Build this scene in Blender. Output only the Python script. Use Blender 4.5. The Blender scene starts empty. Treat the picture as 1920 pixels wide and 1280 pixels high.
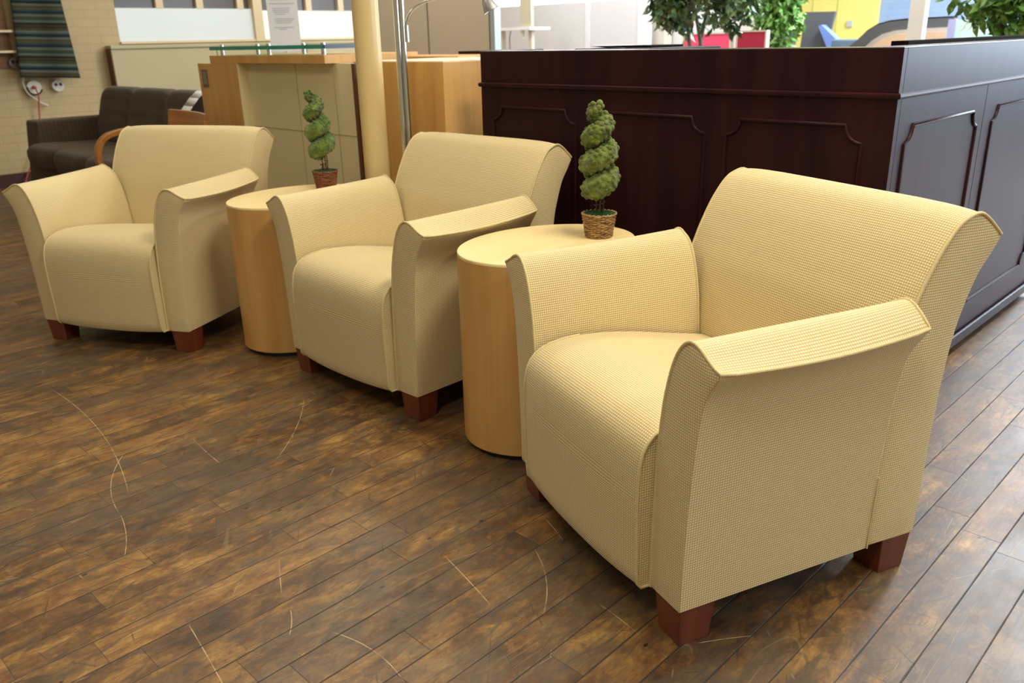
import bpy, math, random
from mathutils import Vector, Matrix, noise
import mathutils
sc = bpy.context.scene
COL = sc.collection
PI = math.pi
R = random.Random(7)

# ------------------------------------------------------------ camera
F_PX = 1560.83
PITCH, ROLL, YAW = 0.349203, -0.024124, 0.782862
CH = 1.12
d = Vector((math.cos(YAW)*math.cos(PITCH), math.sin(YAW)*math.cos(PITCH), -math.sin(PITCH)))
r0 = d.cross(Vector((0, 0, 1))).normalized(); u0 = r0.cross(d)
rr = math.cos(ROLL)*r0 + math.sin(ROLL)*u0; uu = -math.sin(ROLL)*r0 + math.cos(ROLL)*u0
cam = bpy.data.cameras.new('camera'); cam_o = bpy.data.objects.new('camera', cam); COL.objects.link(cam_o)
cam_o.matrix_world = Matrix(((rr.x, uu.x, -d.x, 0), (rr.y, uu.y, -d.y, 0), (rr.z, uu.z, -d.z, CH), (0, 0, 0, 1)))
cam.sensor_width = 36.0; cam.lens = F_PX/1920*36
cam.dof.use_dof = True; cam.dof.focus_distance = 1.95; cam.dof.aperture_fstop = 5.2
cam.clip_start = 0.05
sc.camera = cam_o

# ------------------------------------------------------------ world, lights, exposure
sc.view_settings.view_transform = 'Standard'; sc.view_settings.look = 'None'
sc.view_settings.gamma = 1.0; sc.view_settings.exposure = 0.0; sc.view_settings.use_curve_mapping = False
w = bpy.data.worlds.new('world'); sc.world = w; w.use_nodes = True
w.node_tree.nodes['Background'].inputs[0].default_value = (0.75, 0.87, 1.0, 1)
w.node_tree.nodes['Background'].inputs[1].default_value = 1.0

def area(name, loc, sx, sy, power, color, rot=(0, 0, 0)):
    l = bpy.data.lights.new(name, 'AREA'); l.shape = 'RECTANGLE'; l.size = sx; l.size_y = sy
    l.energy = power; l.color = color
    o = bpy.data.objects.new(name, l); o.location = loc; o.rotation_euler = rot; COL.objects.link(o)
    return o
WARM = (1.0, 0.90, 0.70)
NEUT = (0.86, 0.93, 1.0)
# unseen fluorescent ceiling fixtures, several added for fill and floor sheen (their tubes' light; the fixtures are built further down)
CEIL_AND_FILL = [(-0.6, 0.2), (-0.6, 3.4), (1.9, 0.4), (1.9, 3.4), (4.6, 2.4), (4.6, 6.2), (7.6, 2.4), (1.6, 6.4), (6.4, 4.9), (10.2, 2.8), (1.2, -2.3), (8.9, 1.2), (5.9, 0.6)]
CEIL_POW = [42, 12, 74, 25, 58, 45, 190, 3, 115, 150, 46, 190, 85]
for i, (x, y) in enumerate(CEIL_AND_FILL):
    area('ceiling_and_fill_lamp', (x, y, 3.36), 1.2, 0.5, CEIL_POW[i], WARM if x < 5 else NEUT)
# daylight through the windows of the right-hand and far walls
DAY = (0.66, 0.82, 1.0)
area('window_daylight', (7.3, -3.85, 1.75), 5.6, 1.7, 120, DAY, (-PI/2, 0, PI))
area('window_daylight', (11.8, -1.35, 2.0), 2.2, 4.7, 380, DAY, (0, PI/2, 0))

# ------------------------------------------------------------ materials
def srgb(r, g, b):
    f = lambda c: (c/255/12.92) if c/255 <= 0.04045 else ((c/255+0.055)/1.055)**2.4
    return (f(r), f(g), f(b), 1)

class NT:
    def __init__(s, name):
        s.m = bpy.data.materials.new(name); s.m.use_nodes = True
        s.t = s.m.node_tree; s.b = s.t.nodes['Principled BSDF']
    def n(s, typ, **kw):
        nd = s.t.nodes.new(typ)
        for k, v in kw.items(): setattr(nd, k, v)
        return nd
    def l(s, a, b): s.t.links.new(a, b)
    def put(s, sock, v):
        if isinstance(v, bpy.types.NodeSocket): s.l(v, sock)
        else: sock.default_value = v
    def math(s, op, a, b=None, c=None, clamp=False):
        nd = s.n('ShaderNodeMath', operation=op, use_clamp=clamp)
        s.put(nd.inputs[0], a)
        if b is not None: s.put(nd.inputs[1], b)
        if c is not None: s.put(nd.inputs[2], c)
        return nd.outputs[0]
    def mix(s, f, a, b, mode='MIX'):
        nd = s.n('ShaderNodeMix', data_type='RGBA', blend_type=mode)
        s.put(nd.inputs[0], f); s.put(nd.inputs[6], a); s.put(nd.inputs[7], b)
        return nd.outputs[2]
    def ramp(s, f, stops, interp='LINEAR'):
        nd = s.n('ShaderNodeValToRGB'); cr = nd.color_ramp; cr.interpolation = interp
        while len(cr.elements) < len(stops): cr.elements.new(0.5)
        for e, (p, c) in zip(cr.elements, stops): e.position = p; e.color = c
        s.l(f, nd.inputs[0]); return nd.outputs[0]
    def coord(s, kind='Object'):
        return s.n('ShaderNodeTexCoord').outputs[kind]
    def mapping(s, v, scale=(1, 1, 1), loc=(0, 0, 0), rot=(0, 0, 0)):
        nd = s.n('ShaderNodeMapping'); s.l(v, nd.inputs[0])
        nd.inputs[1].default_value = loc; nd.inputs[2].default_value = rot; nd.inputs[3].default_value = scale
        return nd.outputs[0]
    def noise(s, v, scale, detail=2, rough=0.5, dist=0.0):
        nd = s.n('ShaderNodeTexNoise'); s.l(v, nd.inputs['Vector'])
        nd.inputs['Scale'].default_value = scale; nd.inputs['Detail'].default_value = detail
        nd.inputs['Roughness'].default_value = rough; nd.inputs['Distortion'].default_value = dist
        return nd.outputs[0]
    def sep(s, v):
        nd = s.n('ShaderNodeSeparateXYZ'); s.l(v, nd.inputs[0]); return nd.outputs
    def comb(s, x, y, z=0.0):
        nd = s.n('ShaderNodeCombineXYZ'); s.put(nd.inputs[0], x); s.put(nd.inputs[1], y); s.put(nd.inputs[2], z); return nd.outputs[0]
    def smooth(s, v, a, b, lo=0.0, hi=1.0):
        nd = s.n('ShaderNodeMapRange', interpolation_type='SMOOTHSTEP'); s.put(nd.inputs[0], v)
        for i, x in enumerate((a, b, lo, hi)): nd.inputs[i+1].default_value = x
        return nd.outputs[0]
    def bump(s, h, strength, dist):
        nd = s.n('ShaderNodeBump'); nd.inputs['Strength'].default_value = strength; nd.inputs['Distance'].default_value = dist
        s.l(h, nd.inputs['Height']); s.l(nd.outputs[0], s.b.inputs['Normal'])
    def fin(s, color=None, rough=0.5, metal=0.0, spec=0.5, coat=0.0, coat_rough=0.1):
        if color is not None: s.put(s.b.inputs['Base Color'], color)
        s.put(s.b.inputs['Roughness'], rough); s.b.inputs['Metallic'].default_value = metal
        s.b.inputs['Specular IOR Level'].default_value = spec
        s.b.inputs['Coat Weight'].default_value = coat; s.b.inputs['Coat Roughness'].default_value = coat_rough
        return s.m

def plain(name, col, rough=0.5, metal=0.0, spec=0.5, var=0.06, scale=8.0, coat=0.0):
    k = NT(name); f = k.noise(k.coord(), scale, 3)
    dark = tuple(c*(1-var) for c in col[:3]) + (1,); lite = tuple(min(1, c*(1+var)) for c in col[:3]) + (1,)
    return k.fin(k.mix(f, dark, lite), rough, metal, spec, coat)

def fabric(name, base, dot, pitch=0.0054):
    k = NT(name); uv = k.sep(k.coord('UV'))
    u = k.math('DIVIDE', uv[0], pitch); v = k.math('DIVIDE', uv[1], pitch)
    fu = k.math('ABSOLUTE', k.math('SUBTRACT', k.math('FRACT', u), 0.5))
    fv = k.math('ABSOLUTE', k.math('SUBTRACT', k.math('FRACT', v), 0.5))
    q = k.math('SQRT', k.math('ADD', k.math('MULTIPLY', fu, fu), k.math('MULTIPLY', k.math('MULTIPLY', fv, fv), 1.5)))
    m = k.smooth(q, 0.24, 0.46, 1.0, 0.0)
    thr = k.noise(k.mapping(k.coord('UV'), (900, 900, 1)), 1.0, 1)
    b2 = k.mix(thr, tuple(c*0.82 for c in base[:3])+(1,), tuple(min(1, c*1.15) for c in base[:3])+(1,))
    col = k.mix(m, b2, dot)
    k.bump(m, 0.35, 0.0008)
    k.b.inputs['Sheen Weight'].default_value = 0.15
    return k.fin(col, 0.92, 0, 0.2)

def wood(name, dark, mid, lite, axis=2, scale=1.0, rough=0.35, coat=0.0, spec=0.5, cr=0.1):
    k = NT(name); c = k.coord()
    sc_ = [14*scale]*3; sc_[axis] = 0.9*scale
    n1 = k.noise(k.mapping(c, tuple(sc_)), 1.0, 5, 0.6, 0.4)
    sc2 = [120*scale]*3; sc2[axis] = 3*scale
    n2 = k.noise(k.mapping(c, tuple(sc2)), 1.0, 2)
    f = k.math('ADD', k.math('MULTIPLY', n1, 0.8), k.math('MULTIPLY', n2, 0.2))
    col = k.ramp(f, [(0.30, dark), (0.5, mid), (0.72, lite)])
    return k.fin(col, rough, 0, spec, coat, cr)

def emit(name, col, strength):
    k = NT(name); k.b.inputs['Emission Color'].default_value = col; k.b.inputs['Emission Strength'].default_value = strength
    return k.fin((0.25, 0.25, 0.25, 1), 0.4)

M = {}
M['fabric'] = fabric('woven_fabric', (0.56, 0.425, 0.190, 1), (0.90, 0.83, 0.58, 1))
M['piping'] = plain('fabric_cord', (0.66, 0.56, 0.31, 1), 0.9, 0, 0.2, 0.30, 300)
M['leg'] = wood('cherry_leg_wood', (0.10, 0.022, 0.010, 1), (0.155, 0.036, 0.015, 1), (0.20, 0.055, 0.022, 1), 2, 1.4, 0.38, 0.15)
M['dust'] = plain('dust_cover_black', (0.01, 0.01, 0.01, 1), 0.95)
M['maple'] = wood('maple_veneer', (0.55, 0.30, 0.092, 1), (0.63, 0.36, 0.115, 1), (0.70, 0.43, 0.16, 1), 2, 1.0, 0.38)
M['maple_top'] = wood('maple_table_top', (0.84, 0.66, 0.33, 1), (0.88, 0.70, 0.36, 1), (0.91, 0.75, 0.42, 1), 0, 0.8, 0.34)
M['maple_desk'] = wood('maple_desk_veneer', (0.56, 0.285, 0.082, 1), (0.67, 0.37, 0.115, 1), (0.75, 0.45, 0.16, 1), 2, 0.8, 0.34)
M['plinth'] = plain('black_plinth', (0.012, 0.012, 0.012, 1), 0.6)
M['mahogany'] = wood('dark_mahogany', (0.013, 0.0038, 0.0056, 1), (0.025, 0.0060, 0.0084, 1), (0.040, 0.0086, 0.0115, 1), 2, 0.9, 0.40, 0.0, 0.17, 0.22)
M['mahog_dark'] = plain('black_mahogany_edge', (0.008, 0.004, 0.004, 1), 0.9, 0, 0.1)
M['chrome'] = plain('brushed_chrome', (0.72, 0.72, 0.68, 1), 0.16, 1.0, 0.5, 0.04, 30)
M['steel'] = plain('satin_steel', (0.55, 0.56, 0.58, 1), 0.35, 1.0)
M['cream_col'] = plain('cream_gloss_paint', (0.74, 0.58, 0.29, 1), 0.3, 0, 0.5, 0.04, 5)
M['cream_panel'] = plain('sage_cream_laminate', (0.80, 0.72, 0.44, 1), 0.55, 0, 0.4, 0.04, 3)
M['cabinet'] = plain('putty_cabinet_paint', (0.46, 0.41, 0.24, 1), 0.5, 0, 0.4, 0.03, 3)
M['cabinet_dark'] = plain('cabinet_gap', (0.09, 0.06, 0.035, 1), 0.8)
M['brown_shade'] = plain('brown_shade_strip', (0.13, 0.055, 0.025, 1), 0.5)  # brown that stands in for sides lying in shadow
M['white_sheet'] = plain('white_paper', (0.90, 0.92, 0.95, 1), 0.7, 0, 0.3, 0.02)
M['print'] = plain('grey_print', (0.55, 0.56, 0.60, 1), 0.8)
M['print_blue'] = plain('blue_grey_print', (0.36, 0.42, 0.52, 1), 0.8)
M['white_plastic'] = plain('white_plastic', (0.62, 0.60, 0.52, 1), 0.45)
M['black'] = plain('black_rubber', (0.01, 0.01, 0.01, 1), 0.6)
M['grey_metal'] = plain('dull_grey_metal', (0.23, 0.20, 0.18, 1), 0.45, 0.6)
M['red_cord'] = plain('red_cord', (0.42, 0.05, 0.03, 1), 0.6)
M['sofa'] = None
M['moss'] = None

def mk_sofa():
    k = NT('sofa_striped_fabric'); c = k.sep(k.coord())
    s1 = k.math('SINE', k.math('MULTIPLY', c[1], 210.0)); s2 = k.math('SINE', k.math('MULTIPLY', c[0], 210.0))
    f = k.math('MULTIPLY_ADD', k.math('ADD', s1, s2), 0.25, 0.5)
    col = k.mix(f, (0.055, 0.036, 0.022, 1), (0.090, 0.062, 0.039, 1))
    k.b.inputs['Sheen Weight'].default_value = 0.1
    return k.fin(col, 0.85, 0, 0.2)
M['sofa'] = mk_sofa()
def mk_moss(name, a, b, c3):
    k = NT(name); c = k.coord()
    f = k.noise(c, 42, 4, 0.7)
    col = k.ramp(f, [(0.36, a), (0.52, b), (0.68, c3)])
    f2 = k.noise(k.mapping(c, loc=(3, 1, 7)), 26, 2)
    g = k.smooth(f2, 0.60, 0.68)
    col = k.mix(k.math('MULTIPLY', g, 0.75), col, (0.13, 0.15, 0.12, 1))
    k.bump(k.noise(c, 600, 3, 0.8), 0.9, 0.002)
    k.b.inputs['Sheen Weight'].default_value = 0.3
    return k.fin(col, 0.95, 0, 0.1)
M['moss'] = mk_moss('yellow_green_moss', (0.060, 0.090, 0.014, 1), (0.150, 0.205, 0.034, 1), (0.25, 0.32, 0.060, 1))
M['moss2'] = mk_moss('deep_green_moss', (0.055, 0.095, 0.020, 1), (0.14, 0.22, 0.045, 1), (0.25, 0.35, 0.080, 1))
M['moss_core'] = plain('dark_moss_core', (0.035, 0.055, 0.012, 1), 0.95)
M['basket_moss'] = plain('emerald_basket_moss', (0.03, 0.11, 0.045, 1), 0.9, 0, 0.2, 0.5, 200)
def mk_wicker(name, a, b):
    k = NT(name); f = k.noise(k.mapping(k.coord(), (40, 40, 260)), 1.0, 3, 0.7)
    return k.fin(k.ramp(f, [(0.35, a), (0.62, b)]), 0.6, 0, 0.4)
M['wicker'] = mk_wicker('natural_wicker', (0.13, 0.055, 0.018, 1), (0.50, 0.32, 0.13, 1))
M['wicker_red'] = mk_wicker('red_brown_wicker', (0.10, 0.028, 0.012, 1), (0.30, 0.115, 0.05, 1))
M['wicker_core'] = plain('basket_lining', (0.06, 0.03, 0.014, 1), 0.9)
M['twig'] = plain('brown_twig', (0.10, 0.055, 0.032, 1), 0.8, 0, 0.2, 0.4, 90)
M['bark'] = plain('grey_ficus_bark', (0.20, 0.19, 0.17, 1), 0.8, 0, 0.2, 0.3, 60)

def mk_leaf(name, a, b, c3):
    k = NT(name)
    f = k.noise(k.coord(), 9, 3, 0.8)
    k.b.inputs['Transmission Weight'].default_value = 0.0
    return k.fin(k.ramp(f, [(0.35, a), (0.5, b), (0.66, c3)]), 0.32, 0, 0.6)
M['leaf_dark'] = mk_leaf('ficus_leaf_dark', (0.035, 0.085, 0.050, 1), (0.11, 0.22, 0.11, 1), (0.32, 0.46, 0.17, 1))
M['leaf_lite'] = mk_leaf('ficus_leaf_light', (0.06, 0.18, 0.03, 1), (0.18, 0.40, 0.09, 1), (0.38, 0.62, 0.20, 1))

def mk_brick(name, c1, c2, mortar, plane, bs=0.5):
    k = NT(name); s = k.sep(k.coord())
    v = k.comb(s[0] if plane == 'x' else s[1], s[2])
    t = k.n('ShaderNodeTexBrick'); k.l(v, t.inputs['Vector'])
    t.inputs['Scale'].default_value = 1.0; t.inputs['Brick Width'].default_value = 0.215; t.inputs['Row Height'].default_value = 0.072
    t.inputs['Mortar Size'].default_value = 0.005; t.inputs['Mortar Smooth'].default_value = 0.6; t.inputs['Bias'].default_value = 0.0
    t.inputs['Color1'].default_value = c1; t.inputs['Color2'].default_value = c2; t.inputs['Mortar'].default_value = mortar
    n = k.noise(k.coord(), 6, 4, 0.7)
    col = k.mix(k.math('MULTIPLY', n, 0.30), t.outputs[0], tuple(x*0.7 for x in c1[:3])+(1,))
    k.bump(k.math('SUBTRACT', k.math('MULTIPLY', n, 0.3), t.outputs['Fac']), 0.3, 0.003)
    return k.fin(col, 0.5, 0, 0.4)
M['brick_cream'] = mk_brick('cream_painted_brick', (0.50, 0.385, 0.20, 1), (0.485, 0.375, 0.195, 1), (0.44, 0.33, 0.165, 1), 'x')
M['brick_blue'] = mk_brick('blue_painted_brick', (0.29, 0.40, 0.60, 1), (0.27, 0.385, 0.58, 1), (0.24, 0.34, 0.52, 1), 'y')
M['yellow'] = plain('yellow_paint', (0.83, 0.74, 0.20, 1), 0.5, 0, 0.4, 0.06, 4)
M['wall_paint'] = plain('off_white_wall', (0.70, 0.66, 0.56, 1), 0.8)
M['wall_shade'] = plain('tan_wall_paint', (0.42, 0.37, 0.28, 1), 0.8)
M['ceiling'] = plain('white_ceiling', (0.80, 0.79, 0.76, 1), 0.9)
M['partition'] = plain('taupe_partition_fabric', (0.62, 0.54, 0.45, 1), 0.95, 0, 0.1, 0.05, 20)
M['partition_pale'] = plain('pale_grey_partition', (0.72, 0.71, 0.74, 1), 0.9, 0, 0.2, 0.03, 20)
M['alu'] = plain('pale_aluminium', (0.50, 0.57, 0.66, 1), 0.35, 0.4)
M['post_white'] = plain('white_post_paint', (0.84, 0.84, 0.90, 1), 0.4)
M['dark_seam'] = plain('partition_seam', (0.20, 0.17, 0.13, 1), 0.8)
M['pink'] = plain('pink_fabric_panel', (0.86, 0.09, 0.20, 1), 0.9)
M['crimson'] = plain('crimson_fabric_panel', (0.46, 0.028, 0.075, 1), 0.9)
M['cream_trim'] = plain('cream_metal_trim', (0.66, 0.60, 0.50, 1), 0.5)
M['board'] = plain('charcoal_board', (0.085, 0.085, 0.09, 1), 0.7)
M['bracket_blue'] = plain('steel_blue_bracket', (0.16, 0.25, 0.55, 1), 0.5)
M['band_grey'] = plain('warm_grey_band', (0.40, 0.36, 0.33, 1), 0.7)
M['band_tan'] = plain('tan_band', (0.70, 0.48, 0.32, 1), 0.6)
M['lilac'] = plain('lilac_frame', (0.42, 0.44, 0.72, 1), 0.5)
M['glasspane'] = plain('pale_aqua_panel', (0.60, 0.83, 0.80, 1), 0.2)
M['shelf_wood'] = wood('brown_shelf_wood', (0.16, 0.075, 0.025, 1), (0.24, 0.12, 0.04, 1), (0.30, 0.16, 0.06, 1), 0, 1.0, 0.5)
M['glow_white'] = emit('glowing_white_panel', (0.80, 0.86, 0.80, 1), 0.60)  # overexposed white panel, its brightness put in as emission
M['glow_cream'] = emit('glowing_cream_panel', (1.0, 0.92, 0.74, 1), 0.90)  # overexposed cream panel, made to glow the same way
M['window_sky'] = emit('daylight_pane', (0.80, 0.90, 1.0, 1), 2.0)
M['muntin'] = plain('cream_muntin', (0.66, 0.54, 0.34, 1), 0.5)
M['pane_dark'] = plain('dark_window_pane', (0.11, 0.10, 0.10, 1), 0.25)
def mk_glass():
    k = NT('green_glass'); k.b.inputs['Transmission Weight'].default_value = 1.0
    k.b.inputs['IOR'].default_value = 1.5
    return k.fin((0.30, 0.80, 0.66, 1), 0.03)
M['glass'] = mk_glass()
M['glass_edge'] = plain('green_glass_edge', (0.03, 0.34, 0.26, 1), 0.15)

def mk_cloth():
    k = NT('striped_blanket'); s = k.sep(k.coord('UV'))
    n = k.noise(k.mapping(k.coord('UV'), (3, 25, 1)), 1.0, 2)
    v = k.math('FRACT', k.math('ADD', k.math('DIVIDE', s[1], 0.26), k.math('MULTIPLY', n, 0.02)))
    nv, te, ol, gr, bk, bg = (0.008, 0.014, 0.026, 1), (0.020, 0.042, 0.040, 1), (0.045, 0.043, 0.017, 1), (0.10, 0.115, 0.090, 1), (0.006, 0.008, 0.010, 1), (0.07, 0.058, 0.032, 1)
    st = [nv, ol, bk, gr, te, ol, gr, nv, te, bg, ol, gr, bk, te, gr, ol]
    col = k.ramp(v, [(i/len(st), c) for i, c in enumerate(st)], 'LINEAR')
    rib = k.math('SINE', k.math('MULTIPLY', s[0], 700.0))
    k.bump(rib, 0.3, 0.002)
    return k.fin(col, 0.9, 0, 0.1)
M['cloth'] = mk_cloth()

# worn strip floor: boards run along X, 88 mm wide
ARCS = [(-1.8543, 2.8902, 2.6309, 0.759, 2.587, 0.5021), (1.1964, 1.9685, 0.5969, 0.651, 2.211, 0.1943), (-0.0659, 2.1477, 0.6794, 0.576, 1.925, 0.1093), (0.1854, 3.0648, 1.3667, 1.187, 2.135, 0.2287), (0.8327, 1.3231, 0.4137, 1.138, 1.044, 0.124), (0.5114, 0.9564, 0.6396, 1.141, 0.844, 0.0626), (-2.3313, 2.0124, 3.4548, 1.02, 1.173, 0.1099), (0.4089, 1.1189, 0.3307, 0.739, 1.139, 0.1147), (0.7379, -0.021, 0.8385, 1.234, 0.655, 0.0612), (3.1509, 0.17, 2.7463, 0.742, 1.489, 0.0712), (0.4883, 1.4539, 0.2233, 0.676, 1.333, 0.0438), (-8.8765, 2.892, 9.5074, 0.508, 1.368, 0.1235), (3.1327, 1.9846, 2.2258, 0.917, 2.196, 0.1158), (0.4936, 1.5179, 0.88, 1.298, 1.161, 0.0529)]
def mk_floor():
    k = NT('worn_strip_floor'); c = k.coord(); s = k.sep(c)
    W = 0.0866
    wob = k.math('MULTIPLY', k.math('SUBTRACT', k.noise(c, 1.2, 1), 0.5), 0.006)
    yy = k.math('DIVIDE', k.math('ADD', k.math('SUBTRACT', s[1], 0.3614), wob), W)
    row = k.math('FLOOR', yy); fy = k.math('FRACT', yy)
    wn = k.n('ShaderNodeTexWhiteNoise', noise_dimensions='1D'); k.l(row, wn.inputs['W'])
    L = 0.62
    xx = k.math('DIVIDE', k.math('ADD', s[0], k.math('MULTIPLY', wn.outputs[0], 7.3)), L)
    bid = k.math('FLOOR', xx); fx = k.math('FRACT', xx)
    wn2 = k.n('ShaderNodeTexWhiteNoise', noise_dimensions='2D'); k.l(k.comb(row, bid), wn2.inputs['Vector'])
    rb = wn2.outputs[0]
    dy = k.math('MULTIPLY', k.math('MINIMUM', fy, k.math('SUBTRACT', 1.0, fy)), W)
    dx = k.math('MULTIPLY', k.math('MINIMUM', fx, k.math('SUBTRACT', 1.0, fx)), L)
    rough_n = k.noise(k.mapping(c, (9, 2, 1)), 1.0, 3)
    gapw = k.math('MULTIPLY_ADD', rough_n, 0.0034, -0.0003)
    gy = k.smooth(k.math('SUBTRACT', dy, gapw), -0.0006, 0.0008, 1.0, 0.0)
    gx = k.smooth(dx, 0.0003, 0.0013, 1.0, 0.0)
    gap = k.math('MAXIMUM', gy, k.math('MULTIPLY', gx, 0.75))
    # colour
    off = k.comb(k.math('MULTIPLY', rb, 31.0), k.math('MULTIPLY', rb, 17.0), rb)
    vadd = k.n('ShaderNodeVectorMath', operation='ADD'); k.l(c, vadd.inputs[0]); k.l(off, vadd.inputs[1])
    cv = vadd.outputs[0]
    n1 = k.noise(k.mapping(cv, (13, 24, 1)), 1.0, 10, 0.80, 0.5)
    nb = k.noise(k.mapping(c, (6.0, 10.0, 1), (5, 2, 0)), 1.0, 9, 0.76, 0.3)
    nl = k.noise(k.mapping(c, (1.3, 2.2, 1), (1, 4, 0)), 1.0, 3, 0.6)
    f = k.math('ADD', k.math('ADD', k.math('MULTIPLY', n1, 0.42), k.math('MULTIPLY', nb, 0.46)), k.math('MULTIPLY_ADD', rb, 0.10, 0.01))
    col = k.ramp(f, [(0.38, (0.040, 0.021, 0.011, 1)), (0.45, (0.105, 0.049, 0.018, 1)), (0.495, (0.180, 0.088, 0.026, 1)), (0.54, (0.290, 0.155, 0.040, 1)), (0.61, (0.45, 0.265, 0.075, 1))])
    grey = k.mix(n1, (0.060, 0.044, 0.030, 1), (0.175, 0.130, 0.082, 1))
    gm = k.smooth(k.math('ADD', k.math('MULTIPLY', nl, 0.5), k.math('MULTIPLY', k.noise(k.mapping(c, (8, 15, 1), (9, 9, 0)), 1.0, 8, 0.7, 0.4), 0.5)), 0.465, 0.545)
    col = k.mix(k.math('MULTIPLY', gm, 0.58), col, grey)
    red = k.smooth(wn2.outputs[0], 0.55, 0.95)
    col = k.mix(k.math('MULTIPLY', red, 0.35), col, (0.15, 0.046, 0.018, 1))
    grain = k.noise(k.mapping(cv, (9, 220, 1)), 1.0, 4, 0.65)
    col = k.mix(k.math('MULTIPLY', k.smooth(grain, 0.48, 0.70), 0.30), col, (0.045, 0.022, 0.012, 1))
    speck = k.noise(k.mapping(c, (34, 70, 1)), 1.0, 6, 0.8)
    col = k.mix(k.math('MULTIPLY', k.smooth(speck, 0.52, 0.70), 0.40), col, (0.03, 0.017, 0.010, 1))
    stain = k.smooth(k.noise(k.mapping(c, (3.2, 7.5, 1), (21, 3, 0)), 1.0, 9, 0.72, 0.7), 0.60, 0.69)
    col = k.mix(k.math('MULTIPLY', stain, 0.55), col, (0.030, 0.019, 0.013, 1))
    # contour-line scuffs
    def scuff(sc_, loc, wdt, dist, lo, hi, rot=0.0, st=(1, 1, 1)):
        v = k.mapping(c, (sc_*st[0], sc_*st[1], 1), loc, (0, 0, rot))
        n = k.noise(v, 1.0, 1, 0.4, dist)
        a = k.math('ABSOLUTE', k.math('SUBTRACT', n, 0.5))
        line = k.smooth(a, wdt*0.4, wdt, 1.0, 0.0)
        g = k.smooth(k.noise(k.mapping(c, loc=(loc[1], loc[0], 3)), 5.0, 2), lo, hi)
        return k.math('MULTIPLY', line, g)
    for sc_, loc, wd, di, lo, hi, rot, st, stg in (
        (2.6, (1, 7, 0), 0.0065, 0.1, 0.44, 0.60, 0.6, (0.5, 2.6, 1), 0.55), (4.1, (8, 3, 0), 0.010, 0.1, 0.46, 0.60, 2.0, (0.35, 2.4, 1), 0.60),
        (3.2, (4, 9, 0), 0.009, 0.1, 0.44, 0.60, 1.1, (0.3, 3.2, 1), 0.6), (5.0, (2, 2, 0), 0.012, 0.1, 0.50, 0.62, 0.2, (0.3, 2.6, 1), 0.5),
        (6.0, (12, 5, 0), 0.012, 0.1, 0.50, 0.62, 2.7, (0.3, 2.6, 1), 0.5), (9.0, (3, 15, 0), 0.016, 0.2, 0.52, 0.62, 1.5, (0.3, 2.2, 1), 0.6)):
        col = k.mix(k.math('MULTIPLY', scuff(sc_, loc, wd, di, lo, hi, rot, st), stg), col, (0.062, 0.054, 0.044, 1))
    for sc_, loc, wd, di, lo, hi, rot, st, stg in (
        (2.0, (11, 4, 0), 0.003, 0.2, 0.54, 0.62, 0.9, (0.5, 2.2, 1), 0.30), (3.4, (6, 13, 0), 0.004, 0.1, 0.54, 0.64, 1.7, (0.3, 2.6, 1), 0.35), (7.0, (16, 1, 0), 0.008, 0.1, 0.56, 0.66, 2.2, (0.3, 2.4, 1), 0.35)):
        col = k.mix(k.math('MULTIPLY', scuff(sc_, loc, wd, di, lo, hi, rot, st), stg), col, (0.34, 0.25, 0.14, 1))
    # straight crossing scratches
    def cross(sc_, loc, rot, wdt, lo, hi, sx=1.0):
        v5 = k.n('ShaderNodeTexVoronoi', feature='DISTANCE_TO_EDGE', voronoi_dimensions='2D')
        k.l(k.mapping(c, (sc_*sx, sc_, 1), loc, (0, 0, rot)), v5.inputs['Vector']); v5.inputs['Scale'].default_value = 1.0
        ln = k.smooth(v5.outputs['Distance'], wdt*sc_*0.3, wdt*sc_, 1.0, 0.0)
        g = k.smooth(k.noise(k.mapping(c, loc=(loc[1]+2, loc[0], 1)), 7.0, 3, 0.6), lo, hi)
        return k.math('MULTIPLY', ln, g)
    for sc_, loc, rot, wd, lo, hi, sx, stg, cc in (
        (4.0, (3, 1, 0), 0.4, 0.0017, 0.50, 0.58, 1.0, 0.75, (0.050, 0.046, 0.040, 1)), (7.0, (7, 5, 0), 1.3, 0.0015, 0.52, 0.60, 0.6, 0.7, (0.045, 0.038, 0.032, 1)),
        (2.6, (13, 2, 0), 2.2, 0.0022, 0.50, 0.58, 0.7, 0.6, (0.085, 0.078, 0.066, 1)), (11.0, (1, 17, 0), 0.9, 0.0011, 0.54, 0.60, 0.5, 0.7, (0.035, 0.026, 0.02, 1)),
        (5.0, (19, 6, 0), 2.7, 0.0012, 0.56, 0.62, 0.5, 0.6, (0.36, 0.28, 0.17, 1))):
        col = k.mix(k.math('MULTIPLY', cross(sc_, loc, rot, wd, lo, hi, sx), stg), col, cc)
    # nail holes and dents
    vo = k.n('ShaderNodeTexVoronoi', feature='F1'); k.l(k.mapping(c, (7.5, 13.0, 1)), vo.inputs['Vector']); vo.inputs['Scale'].default_value = 1.0
    dots = k.smooth(vo.outputs['Distance'], 0.035, 0.06, 1.0, 0.0)
    col = k.mix(k.math('MULTIPLY', dots, 0.9), col, (0.008, 0.006, 0.005, 1))
    # long pale scratches
    vz = k.comb(s[0], s[1], 0.0)
    acc = None
    for cx, cy, r_, mx, my, hl in ARCS:
        d1 = k.n('ShaderNodeVectorMath', operation='DISTANCE'); k.l(vz, d1.inputs[0]); d1.inputs[1].default_value = (cx, cy, 0)
        d2 = k.n('ShaderNodeVectorMath', operation='DISTANCE'); k.l(vz, d2.inputs[0]); d2.inputs[1].default_value = (mx, my, 0)
        a = k.smooth(k.math('ABSOLUTE', k.math('SUBTRACT', d1.outputs[1], r_)), 0.0003, 0.0014, 1.0, 0.0)
        g = k.smooth(d2.outputs[1], hl*0.75, hl, 1.0, 0.0)
        q = k.math('MULTIPLY', a, g)
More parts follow.
